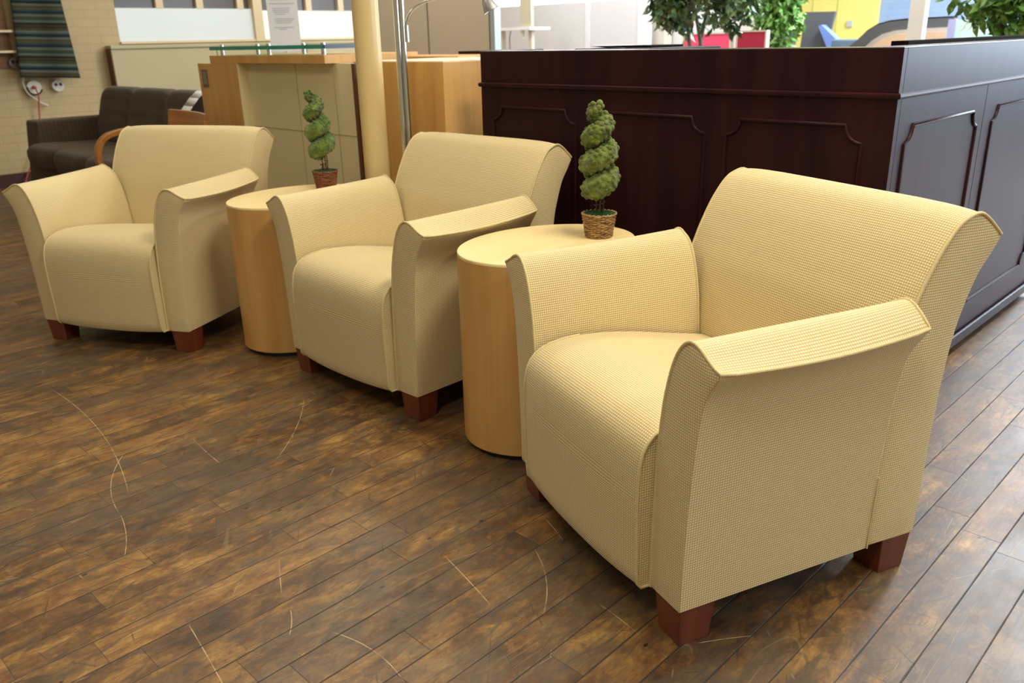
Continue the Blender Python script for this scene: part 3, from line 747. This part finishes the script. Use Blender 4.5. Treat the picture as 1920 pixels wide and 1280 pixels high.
# ------------------------------------------------------------ maple reception desk
RX = 2.30
t = thing('maple_desk', 'maple reception desk with glass shelf and cream recessed front behind the column', 'reception desk', (RX, 3.6, 0))
m = MB(); m.box(RX, 2.86, 3.470, 4.592, 1.028, 1.067); m.build('counter', M['maple_desk'], t, bevel=.0015)
m = MB(); m.box(RX, RX+.5, 4.30, 4.592, 0, 1.028); m.box(RX, RX+.5, 4.592, 4.745, 0, 1.026); m.build('end_panel', M['maple_desk'], t, bevel=.001)
m = MB(); m.box(2.36, 2.38, 3.32, 4.30, 0, 1.0275); m.box(RX+.001, 2.38, 4.294, 4.2995, 0, 1.0275)
m.build('front_panel', M['cream_panel'], t)
m = MB()
for y in (3.49, 3.82): m.box(2.3575, 2.3605, y, y+.0025, 0, 1.027)
m.box(2.3575, 2.3605, 3.32, 4.293, .70, .7025); m.build('panel_seam', plain('panel_seam_line', (.48, .42, .24, 1), .6), t)
m = MB(); m.box(RX+.04, 2.38, 3.294, 3.319, 0, 1.027); m.build('shade_strip', M['brown_shade'], t)  # maple side in shadow, painted as a brown strip
m = MB(); m.box(RX, 2.9, 2.640, 3.215, 0, 1.037); m.build('low_cabinet', M['maple_desk'], t, bevel=.002)
m = MB(); m.box(RX+.004, 2.9, 2.642, 3.213, 1.037, 1.040); m.build('low_cabinet_top', plain('pale_edge_light', (.80, .72, .58, 1), .35), t)  # white edge light painted as a thin pale top layer
m = MB(); m.box(2.80, 3.15, 3.10, 3.95, 1.010, 1.046); m.build('back_counter', M['maple_desk'], t, bevel=.0015)
for y in (3.12, 3.90): MB().box(2.84, 3.1, y, y+.02, 0, 1.01).build('back_counter_leg', M['maple_desk'], t)
gs = MB(); gs.box(RX+.012, 2.62, 3.47, 4.583, 1.094, 1.112); go = gs.build('glass_shelf', M['glass'], t, bevel=.001)
m = MB(); m.box(RX+.002, RX+.012, 3.47, 4.583, 1.094, 1.112); m.build('glass_edge', M['glass_edge'], go)
m = MB(); m.box(RX+.002, 2.62, 3.460, 3.470, 1.094, 1.112); m.build('glass_side_edge', plain('dark_glass_edge', (.05, .08, .12, 1), .15), go)
for x, y in ((RX+.04, 4.510), (2.55, 4.50), (RX+.04, 4.02), (2.55, 4.03), (RX+.04, 3.53), (2.55, 3.84)):
    MB().lathe([(.011, 1.067), (.011, 1.094)], 20, (x, y)).lathe([(.011, 1.112), (.011, 1.120), (.008, 1.122)], 20, (x, y)).build('standoff', M['chrome'], t)
fr = MB(); fr.box(RX-.004, RX, 4.640, 4.704, .900, .994).build('socket_plate', M['grey_metal'], t, bevel=.001)
m = MB(); m.box(RX-.006, RX-.004, 4.655, 4.690, .915, .980); m.build('socket_insert', plain('grey_socket_insert', (.30, .25, .23, 1), .5), bpy.data.objects['socket_plate'])

# round steel column, painted cream
tag(MB().lathe([(.052, 0), (.052, 3.4)], 48, (2.10, 2.855)).build('steel_column', M['cream_col'], origin=(2.10, 2.855, 0)), 'round cream painted column in front of the maple reception desk', 'column')

# chrome floor lamp
LX, LY = 2.17, 2.735
t = thing('floor_lamp', 'chrome floor lamp with curved reading arm beside the cream column', 'floor lamp', (LX, LY, 0))
MB().lathe([(.13, 0), (.13, .012), (.12, .022), (.02, .028), (.02, .05)], 48, (LX, LY)).build('base', M['chrome'], t)
n_side = Vector((math.sin(YAW), -math.cos(YAW), 0))
MB().lathe([(.0125, .03), (.0125, 2.2)], 24, (LX-n_side.x*.009, LY-n_side.y*.009)).lathe([(.010, .03), (.010, 2.2)], 20, (LX+n_side.x*.012, LY+n_side.y*.012)).build('pole', M['chrome'], t)
P0 = Vector((LX, LY, 0))+n_side*.026
ap = [P0+Vector((0, 0, 1.13)), P0+Vector((0, 0, 1.165)), P0+n_side*.002+Vector((0, 0, 1.19)), P0+n_side*.02+Vector((0, 0, 1.225)), P0+n_side*.06+Vector((0, 0, 1.252)), P0+n_side*.11+Vector((0, 0, 1.268)), P0+n_side*.19+Vector((0, 0, 1.285)), P0+n_side*.27+Vector((0, 0, 1.285)), P0+n_side*.315+Vector((0, 0, 1.265))]
ap3 = spline([tuple(p) for p in ap], 40)
MB().tube(ap3, .0048, 10).build('reading_arm', M['chrome'], t)
MB().tube([P0+Vector((0, 0, 1.115)), P0+Vector((0, 0, 1.175))], .0085, 16).build('arm_socket', M['chrome'], t)
hp = ap3[-1]; hd = (n_side*.55+Vector((0, 0, -1))).normalized()
MB().tube([hp-hd*.01, hp, hp+hd*.01, hp+hd*.045], [.012, .018, .024, .036], 24, caps=False).build('lamp_head', M['steel'], t)

# ------------------------------------------------------------ brown sofa
t = thing('sofa', 'dark brown three-seat sofa standing under the putty cabinets by the brick wall', 'sofa', (2.3, 6.2, 0))
yc = [6.93, 6.38, 5.80, 5.22]
def cushion(name, prof, y0, y1, crown=.02):
    n = 9; mb = MB(); pr = spline(prof+[prof[0]], 40)[:-1]; vs = []
    cx = sum(p[0] for p in pr)/len(pr); cz = sum(p[1] for p in pr)/len(pr)
    for i in range(n):
        q = i/(n-1); y = y0+(y1-y0)*q; k = 1-.10*abs(2*q-1)**12
        for p in pr: vs.append((cx+(p[0]-cx)*k, y, cz+(p[1]-cz)*k))
    m_ = len(pr)
    fs = [(a*m_+i, a*m_+(i+1) % m_, (a+1)*m_+(i+1) % m_, (a+1)*m_+i) for a in range(n-1) for i in range(m_)]
    fs += [tuple(range(m_))[::-1], tuple(range((n-1)*m_, n*m_))]
    mb.add(vs, fs); return mb.build(name, M['sofa'], t, sharp=60)
for i in range(3):
    cushion('back_cushion', [(2.46, .44), (2.455, .50), (2.50, .66), (2.545, .80), (2.59, .842), (2.68, .835), (2.73, .76), (2.70, .60), (2.66, .44)], yc[i+1]+.002, yc[i]-.002)
    cushion('seat_cushion', [(1.93, .36), (1.925, .42), (1.96, .462), (2.05, .475), (2.25, .465), (2.47, .45), (2.48, .33), (2.2, .32), (1.96, .32)], yc[i+1]+.002, yc[i]-.002)
for y0, y1 in ((6.935, 7.15), (5.00, 5.215)):
    m = MB(); m.prism([(1.985, .12), (2.045, .625), (2.62, .625), (2.66, .12)], 1, y0, y1); m.build('sofa_arm', M['sofa'], t, bevel=.02, seg=3)
MB().box(1.98, 2.66, 5.215, 6.935, .12, .318).build('base', M['sofa'], t, bevel=.01)
MB().box(2.62, 2.74, 5.0, 7.15, .12, .70).build('back_frame', M['sofa'], t, bevel=.01)
for x, y in ((2.05, 7.08), (2.6, 7.08), (2.05, 5.07), (2.6, 5.07)): MB().box(x-.03, x+.03, y-.03, y+.03, 0, .12).build('leg', M['leg'], t)
sh = MB(); pts = [(2.452, .60), (2.468, .68), (2.495, .76), (2.515, .81), (2.545, .852), (2.60, .862), (2.66, .862)]
for a, b in zip(pts[:-1], pts[1:]):
    ya = 5.56-.28*(a[1]-.60)/.26; yb = 5.56-.28*(b[1]-.60)/.26
    sh.add([(a[0]-.016, ya, a[1]), (a[0]-.016, ya-.125, a[1]), (b[0]-.016, yb-.125, b[1]), (b[0]-.016, yb, b[1])], [(0, 1, 2, 3)])
o = sh.build('paper_tag', M['white_sheet']); so_ = o.modifiers.new('solid', 'SOLIDIFY'); so_.thickness = .002
tag(o, 'long white paper tag draped over the right end of the brown sofa', 'tag')

# maple-armed chair between the sofa and the left armchair
t = thing('wooden_armchair', 'bentwood honey-coloured armchair behind the left cream armchair, in front of the sofa', 'chair', (1.85, 4.5, 0))
mw = wood('honey_bentwood', (.32, .12, .030, 1), (.42, .17, .042, 1), (.50, .23, .065, 1), 1, 2.0, .25)
bk = MB(); vs = []; n = 12
for i in range(n+1):
    q = i/n; y = 4.70+.46*q; xb = 2.25+.03*(1-(2*q-1)**2)
    for x, z in ((xb, .62), (xb+.02, .762), (xb+.042, .762), (xb+.022, .62)): vs.append((x, y, z-.010*(1-q)))
bk.add(vs, [(a*4+i, a*4+(i+1) % 4, (a+1)*4+(i+1) % 4, (a+1)*4+i) for a in range(n) for i in range(4)]+[(3, 2, 1, 0), (n*4, n*4+1, n*4+2, n*4+3)]); bk.build('back_rail', mw, t, bevel=.003)
for y in (5.30, 4.62):
    pth = spline([(2.22, y, .645), (2.10, y, .650), (1.99, y, .638), (1.93, y, .620), (1.885, y, .575), (1.867, y, .50), (1.872, y, .35), (1.89, y, .0)], 40)
    am = MB(); 
    vs = []
    for i, p in enumerate(pth):
        a = pth[max(0, i-1)]; b = pth[min(39, i+1)]; tn = (b-a).normalized(); nn = Vector((tn.z, 0, -tn.x))
        for e, f in ((-.016, -.027), (-.016, .027), (.016, .027), (.016, -.027)): vs.append(tuple(p+nn*e+Vector((0, f, 0))))
    am.add(vs, [(a*4+i, a*4+(i+1) % 4, (a+1)*4+(i+1) % 4, (a+1)*4+i) for a in range(39) for i in range(4)]+[(3, 2, 1, 0), (156, 157, 158, 159)]); am.build('arm', mw, t, bevel=.006)
    MB().box(2.22, 2.27, y-.02, y+.02, 0, .66).build('rear_leg', mw, t, bevel=.004)
m = MB(); m.box(1.92, 2.26, 4.66, 5.26, .38, .46); m.build('seat', M['sofa'], t, bevel=.02, seg=3)
for y in (5.12, 4.74): MB().box(2.24, 2.27, y-.02, y+.02, .40, .66).build('back_post', mw, t)

for ch_ in t.children:
    for v_ in ch_.data.vertices:
        X_ = (v_.co.x+1.85)*.92; Y_ = (v_.co.y+4.5)*.92; Z_ = 1.12-(1.12-v_.co.z)*.92
        v_.co = (X_-1.85, Y_-4.5, Z_ if v_.co.z > .3 else v_.co.z*.366/.3)

# ------------------------------------------------------------ cabinets under the windows
xs_ = [3.15, 4.17, 5.19, 6.55]
for i in range(3):
    x0, x1 = xs_[i], xs_[i+1]
    t = thing('wall_panel', ['putty laminate wall panel behind the sofa, leftmost under the windows', 'putty laminate wall panel under the windows, behind the glass shelf left end', 'putty laminate wall panel under the windows, nearest the cream column'][i], 'wall panel', ((x0+x1)/2, 8.2, 0), 'putty panels under the windows')
    m = MB(); m.box(x0+.004, x1-.004, 8.15, 8.245, .02, 1.105); m.build('panel_board', M['cabinet'], t, bevel=.003)
    m = MB(); m.box(x0, x1, 8.135, 8.25, 1.108, 1.140); m.build('top_rail', M['cabinet'], t, bevel=.003)
    if i == 0: MB().box(x0-.006, x0+.003, 8.14, 8.25, .02, 1.105).build('side', M['brown_shade'], t)  # shadow at the panel's left end, put in as a brown side
# standing notice
nc = Vector((3.90, 6.42, 0)); 
t = thing('notice', 'white printed notice in a stand behind the glass shelf', 'sign', tuple(nc), None)
side = Vector((math.sin(.93), -math.cos(.93), 0)); fw = Vector((-math.cos(.93), -math.sin(.93), 0))
def oriented(cz, hw, hh, off, name, mat, parent, dx=0):
    mb = MB(); c = nc+side*dx+fw*off; vs = []
    for a, b in ((-hw, -hh), (hw, -hh), (hw, hh), (-hw, hh)): vs.append(tuple(c+side*a+Vector((0, 0, cz+b))))
    vs += [tuple(Vector(v)-fw*.002) for v in vs]
    mb.add(vs, [(0, 1, 2, 3), (7, 6, 5, 4), (0, 4, 5, 1), (1, 5, 6, 2), (2, 6, 7, 3), (3, 7, 4, 0)], smooth=False); return mb.build(name, mat, parent)
sheet = oriented(1.30, .122, .245, 0, 'sheet', M['white_sheet'], t)
oriented(1.462, .085, .008, .002, 'heading', M['print_blue'], sheet, .0)
pl = MB()
for i, (z, hw, dx) in enumerate([(1.425, .10, 0), (1.39, .07, -.01), (1.375, .066, -.012), (1.36, .06, -.014), (1.345, .04, -.02), (1.31, .08, .01), (1.295, .07, 0), (1.28, .06, 0), (1.245, .08, .0), (1.232, .03, -.01)]):
    c = nc+side*dx+fw*.002; pl.add([tuple(c+side*a+Vector((0, 0, z+b))) for a, b in ((-hw, -.0028), (hw, -.0028), (hw, .0028), (-hw, .0028))], [(0, 1, 2, 3)])
pl.build('printed_lines', M['print'], sheet)
MB().lathe([(.14, 0), (.14, .012), (.012, .02), (.010, 1.06)], 32, (nc.x, nc.y)).build('stand', M['steel'], t)

# ------------------------------------------------------------ things on the brick wall
bl = MB(); NX, NZ = 30, 24; vs = []; uvv = []
for j in range(NZ+1):
    q = j/NZ; z = 1.80+(.905-1.80)*q
    for i in range(NX+1):
        a = i/NX; x = (2.43*(1-q)+2.345*q)+a*((2.78-2.43)*(1-q)+(2.835-2.345)*q)
        vs.append((x, 8.13-.02*math.sin(a*9+q)*(.4+.6*q)-.03*q, z-.03*a*q*q)); uvv.append((a*.45, z))
fs = []; uvl_ = []
for j in range(NZ):
    for i in range(NX):
        f = (j*(NX+1)+i, (j+1)*(NX+1)+i, (j+1)*(NX+1)+i+1, j*(NX+1)+i+1); fs.append(f); uvl_.append([uvv[k] for k in f])
bl.add(vs, fs, uvl_); o = bl.build('striped_blanket', M['cloth']); s_ = o.modifiers.new('solid', 'SOLIDIFY'); s_.thickness = .006
tag(o, 'dark striped woven blanket hanging on the brick wall at far left', 'blanket')
tag(MB().tube([(2.36, 8.13, 1.80), (2.86, 8.13, 1.80)], .01, 10).build('hanging_rod', M['steel']), 'thin steel rod carrying the striped blanket on the brick wall', 'rod')
t = thing('wall_shelf', 'brown wooden wall shelf left of the striped blanket', 'shelf', (2.2, 8.15, 1.2))
m = MB(); m.box(1.5, 2.37, 8.225, 8.248, .98, 1.75); m.build('back_board', M['shelf_wood'], t)
for z in (1.26, 1.10): MB().box(1.5, 2.375, 8.12, 8.225, z, z+.018).build('shelf_board', M['muntin'], t)
t = thing('round_outlet', 'round white twin socket on the brick wall below the blanket', 'socket', (2.669, 8.24, .818), 'round sockets on the brick wall')
def disc(x, z, r, y0, y1, n=28, axis=1):
    mb = MB(); vs = [(x+r*math.cos(2*PI*i/n), y0, z+r*math.sin(2*PI*i/n)) for i in range(n)]+[(x+r*.94*math.cos(2*PI*i/n), y1, z+r*.94*math.sin(2*PI*i/n)) for i in range(n)]
    mb.add(vs, [tuple(range(n)), tuple(range(n, 2*n))[::-1]]+[(i, n+i, n+(i+1) % n, (i+1) % n) for i in range(n)]); return mb
disc(2.669, .818, .052, 8.25, 8.20).build('socket_body', M['white_plastic'], t)
for dx in (-.018, .020): disc(2.669+dx, .828, .0135, 8.20, 8.196).build('socket_hole', M['black'], t)
t = thing('round_outlet', 'round white socket with red plug and looped cable, left of the twin socket', 'socket', (2.475, 8.24, .81), 'round sockets on the brick wall')
disc(2.475, .812, .062, 8.25, 8.205).build('socket_body', M['white_plastic'], t)
MB().tube([(2.475+.058*math.cos(a), 8.20, .812+.058*math.sin(a)) for a in [PI*(.95+.95*i/14) for i in range(15)]], .006, 6).build('black_cable', M['black'], t)
MB().tube(spline([(2.41, 8.22, .90), (2.395, 8.215, .85), (2.41, 8.21, .78), (2.45, 8.21, .73), (2.51, 8.215, .68), (2.56, 8.22, .655)], 24), .008, 6).build('white_cable', M['white_plastic'], t)
disc(2.468, .815, .014, 8.204, 8.17).build('red_plug', M['red_cord'], t)
t = thing('round_outlet', 'grey round twin socket half hidden behind the blanket left edge', 'socket', (2.365, 8.24, 1.018), 'round sockets on the brick wall')
disc(2.362, 1.018, .05, 8.224, 8.19).build('socket_body', M['grey_metal'], t)
for dx in (-.016, .018): disc(2.362+dx, 1.028, .014, 8.19, 8.186).build('socket_hole', M['black'], t)
tag(MB().tube(spline([(2.468, 8.163, .815), (2.482, 8.168, .74), (2.478, 8.20, .66), (2.46, 8.20, .54), (2.42, 8.20, .40), (2.36, 8.20, .25), (2.27, 8.2, .09), (2.2, 8.15, .006), (2.0, 8.0, .006)], 50), .0055, 6).build('red_cord', M['red_cord']), 'red power cord running down the brick wall beside the sofa', 'cord')

# ------------------------------------------------------------ partitions and things in the far part of the room
t = thing('taupe_partition', 'tall taupe fabric office partition right of the cream column', 'partition', (5.5, 6.4, 0))
for y0, y1 in ((5.66, 6.495), (6.50, 7.27)): MB().box(5.5, 5.56, y0, y1, .02, 1.9).build('fabric_panel', M['partition'], t, bevel=.004)
MB().box(5.497, 5.503, 6.487, 6.505, .02, 1.9).build('seam_strip', M['dark_seam'], t)
MB().box(5.49, 5.57, 5.585, 5.642, 0, 1.95).build('end_post', M['alu'], t, bevel=.004)
MB().box(5.495, 5.565, 5.642, 5.66, 0, 1.92).build('post_gap', M['board'], t)
t = thing('pale_partition', 'long pale grey partition below the bright window strip, behind the dark desk', 'partition', (7.5, 6.0, 0))
for y0, y1 in ((6.22, 7.62), (5.50, 6.14)): MB().box(7.5, 7.56, y0, y1, .02, 1.47).build('fabric_panel', M['partition_pale'], t, bevel=.004)
MB().box(7.49, 7.57, 6.145, 6.215, 0, 1.47).build('joint_post', M['post_white'], t)
MB().box(7.46, 7.58, 5.39, 5.49, 0, 2.2).build('end_post', M['post_white'], t, bevel=.004)
t = thing('pale_screen', 'pale warm grey screen panel behind the first ficus tree', 'partition', (7.95, 4.9, 0))
MB().box(7.93, 7.98, 4.27, 5.60, .02, 2.0).build('fabric_panel', plain('warm_white_fabric', (.70, .68, .66, 1), .9), t)
MB().box(7.92, 7.99, 5.60, 5.66, 0, 2.05).build('end_post', M['post_white'], t)
# bright daylit window strip above the pale partition, standing in a cross wall
o = struct(MB().box(7.80, 7.82, 5.36, 8.25, 1.47, 2.6).build('window_5', emit('bright_daylight_pane', (.97, .98, 1, 1), 3.5)))
m = MB(); m.box(7.78, 7.84, 5.36, 5.42, 1.47, 2.6); m.box(7.78, 7.84, 6.74, 6.80, 1.47, 2.6); m.build('window_frame', M['post_white'], o)
m = MB(); m.box(7.76, 7.9, 5.36, 8.25, 0, 1.47); m.box(7.76, 7.9, 5.36, 8.25, 2.6, ZC); struct(m.build('wall_back', M['wall_paint']))
# side panel with work shelf
t = thing('wall_shelf', 'small white work shelf with cream end panel beside the partition post', 'shelf', (6.8, 6.6, 1.2))
MB().box(6.78, 7.1, 6.37, 6.95, 1.195, 1.225).build('shelf_board', M['post_white'], t, bevel=.002)
MB().box(6.80, 6.84, 6.37, 6.53, 1.2255, 1.62).build('end_panel', plain('cream_end_panel', (.60, .58, .44, 1), .7), t)
MB().box(6.80, 6.83, 6.495, 6.525, 1.12, 1.195).build('bracket', M['cream_trim'], t)
MB().tube(spline([(6.9, 6.77, 1.195), (6.9, 6.79, 1.10), (6.9, 6.78, .9)], 12), .006, 6).build('cable', M['dark_seam'], t)
MB().box(6.86, 6.90, 6.42, 6.47, 0, 1.195).box(6.86, 6.90, 6.85, 6.90, 0, 1.195).build('support_leg', M['cream_trim'], t)

for nm, mat, x, y0, y1, zt, lab in (('fabric_screen', 'pink', 7.0, 4.135, 4.615, 1.125, 'bright pink fabric screen behind the trunk of the left ficus tree'),
                               ('fabric_screen', 'crimson', 6.6, 3.575, 3.825, 1.135, 'small crimson fabric screen between the two ficus trees')):
    t = thing(nm, lab, 'screen', (x, y0, 0), 'red fabric screens')
    MB().box(x, x+.04, y0, y1, .05, zt-.012).build('fabric_panel', M[mat], t)
    m = MB(); m.box(x-.005, x+.045, y0-.015, y0, 0, zt); m.box(x-.005, x+.045, y1, y1+.015, 0, zt); m.box(x-.005, x+.045, y0, y1, zt-.012, zt); m.build('frame', M['cream_trim'], t)

def ficus(x, y, crowns, n, mat, lab, trunk_bend, seed, leaf=.075, zlow=1.05):
    rnd = random.Random(seed)
    t = thing('ficus_tree', lab, 'tree', (x, y, 0), 'artificial ficus trees')
    MB().lathe([(.13, 0), (.17, .28), (.165, .29), (.14, .27), (.0, .27)], 32, (x, y), caps=False).build('pot', M['board'], t)
    tr = MB(); top = []
    for k in range(3):
        a = k*2.1+seed; b = .03
        pts = spline([(x+b*math.cos(a), y+b*math.sin(a), .25), (x+.035*math.cos(a+2), y+.035*math.sin(a+2), .7), (x+.05*math.cos(a+1), y+.05*math.sin(a+1)+trunk_bend, 1.1), (x+.12*math.cos(a), y+.12*math.sin(a)+trunk_bend, 1.5), (x+.15*math.cos(a), y+.15*math.sin(a), 2.0)], 24)
        tr.tube(pts, [.017-.010*i/23 for i in range(24)], 7); top.append(pts)
    for k in range(26):
        cx, cy, cz, rx, rz = crowns[rnd.randrange(len(crowns))]
        p0 = top[k % 3][12+rnd.randrange(10)]; a = rnd.random()*2*PI; e = rnd.uniform(.5, .95)
        p1 = Vector((cx+rx*e*math.cos(a), cy+rx*e*math.sin(a), cz+rz*rnd.uniform(-.6, .6)))
        tr.tube([p0, p0.lerp(p1, .5)+Vector((0, 0, .08)), p1], [.006, .004, .002], 5)
    tr.build('trunk', M['bark'], t)
    lf = MB()
    for i in range(n):
        cx, cy, cz, rx, rz = crowns[i % len(crowns)]
        while True:
            q = Vector((rnd.uniform(-1, 1), rnd.uniform(-1, 1), rnd.uniform(-1, 1)))
            if .25 < q.length < 1: break
        p = Vector((cx+q.x*rx, cy+q.y*rx, cz+q.z*rz))
        if p.z < zlow: continue
        L_ = leaf*rnd.uniform(.7, 1.25); a = rnd.random()*2*PI; dn = rnd.uniform(-1.35, -.2)
        dr = Vector((math.cos(a)*math.cos(dn), math.sin(a)*math.cos(dn), math.sin(dn)))
        sd = dr.cross(Vector((0, 0, 1))).normalized(); sd = (sd*math.cos(rnd.gauss(0, .6))+dr.cross(sd)*math.sin(rnd.gauss(0, .6))).normalized()
        nn = dr.cross(sd).normalized(); w2 = L_*.24
        lf.add([tuple(p), tuple(p+dr*L_*.3+sd*w2*.85+nn*.004), tuple(p+dr*L_*.62+sd*w2*.7+nn*.003), tuple(p+dr*L_-nn*.012), tuple(p+dr*L_*.62-sd*w2*.7+nn*.003), tuple(p+dr*L_*.3-sd*w2*.85+nn*.004), tuple(p+dr*L_*.45-nn*.006)],
               [(0, 1, 6, 5), (1, 2, 6), (2, 3, 4, 6), (4, 5, 6)])
    lf.build('leaves', mat, t, sharp=180)
    return t
ficus(5.0, 3.15, [(5.0, 3.26, 1.52, .33, .42), (4.95, 2.92, 1.42, .20, .28), (5.05, 3.40, 1.34, .18, .18), (5.0, 3.15, 2.0, .5, .5)], 2500, M['leaf_dark'], 'dark green ficus tree with a thin double trunk in front of the pink screen', .05, 1, .078, 1.10)
ficus(7.2, 3.80, [(7.2, 3.84, 1.55, .30, .50), (7.15, 3.74, 1.25, .19, .32), (7.2, 3.75, 2.0, .5, .5)], 2400, M['leaf_lite'], 'bright green drooping ficus tree beside the blue wall', 0, 2, .085, .95)
ficus(5.0, 1.36, [(5.0, 1.40, 1.45, .34, .34), (4.95, 1.30, 1.30, .22, .22), (5.0, 1.30, 1.95, .5, .5)], 2100, M['leaf_lite'], 'green ficus tree at the right edge above the dark desk', .0, 4, .080, 1.06)

# charcoal board with steel-blue bracket
t = thing('display_board', 'charcoal board leaning by the yellow door, with a blue bracket', 'board', (9.0, 4.3, 0))
bd = MB(); bd.prism([(4.46, .90), (4.165, .90), (4.10, 1.305), (4.43, 1.310)], 0, 9.0, 9.04); bd.build('board_panel', M['board'], t, bevel=.003)
MB().box(9.0, 9.04, 4.2, 4.24, 0, .9).box(9.0, 9.04, 4.38, 4.42, 0, .9).build('support_leg', M['board'], t)
MB().prism([(4.225, 1.165), (4.185, 1.178), (4.01, 1.03), (4.00, .95), (4.11, .95)], 0, 8.90, 8.998).build('bracket', M['bracket_blue'], t, bevel=.004)
# curved-top counter screen
t = thing('curved_counter', 'arched dark and tan counter screen in front of the blue wall', 'counter', (8.0, 3.0, 0))
def arch(off, x0, x1, mat, name, cut=0.0):
    pts = [(3.50, .95), (3.42, 1.02), (3.34, 1.10), (3.25, 1.155), (3.14, 1.182), (3.0, 1.192), (2.60, 1.20)]
    pts = [(y-off*1.0 if y > 2.7 else y, z-off) for y, z in pts]
    MB().prism([(2.60, 0.0)]+[(pts[0][0], 0.0)]+pts, 0, x0, x1).build(name, mat, t)
arch(0, 8.0, 8.05, M['board'], 'outer_band'); arch(.075, 7.97, 7.999, M['band_grey'], 'middle_band'); arch(.11, 7.94, 7.969, M['band_tan'], 'inner_band')
arch(-.012, 8.051, 8.07, M['mahog_dark'], 'rim')
t = thing('aqua_glass_panel', 'pale aqua panel with lilac frame beside the right ficus tree', 'panel', (7.8, 2.4, 0))
MB().box(7.8, 7.82, 2.23, 2.515, .05, 1.178).build('panel_sheet', M['glasspane'], t)
MB().box(7.79, 7.83, 2.515, 2.575, 0, 1.185).build('frame_post', M['lilac'], t)
MB().box(7.79, 7.83, 1.9, 2.20, .0, 1.10).build('side_sheet', M['alu'], t)
tag(MB().box(6.0, 6.07, 2.135, 2.235, 0, 3.4).build('square_post', M['post_white'], bevel=.008, origin=(6.03, 2.19, 0)), 'white square post standing behind the dark desk corner', 'post')
t = thing('blue_chair', 'low slate blue office seat top beside the arched counter', 'chair', (8.6, 3.75, 0))
MB().box(8.6, 8.66, 3.62, 3.93, .55, 1.035).build('backrest', plain('slate_fabric', (.10, .14, .19, 1), .8), t, bevel=.02, seg=3)
MB().box(8.2, 8.6, 3.60, 3.95, .42, .50).build('seat', plain('slate_fabric_seat', (.10, .14, .19, 1), .8), t, bevel=.02, seg=3)
MB().lathe([(.25, 0), (.25, .02), (.03, .05), (.03, .42)], 24, (8.4, 3.78)).build('pedestal', M['steel'], t)
MB().box(8.6, 8.63, 3.75, 3.80, .45, .56).build('back_stem', M['steel'], t)
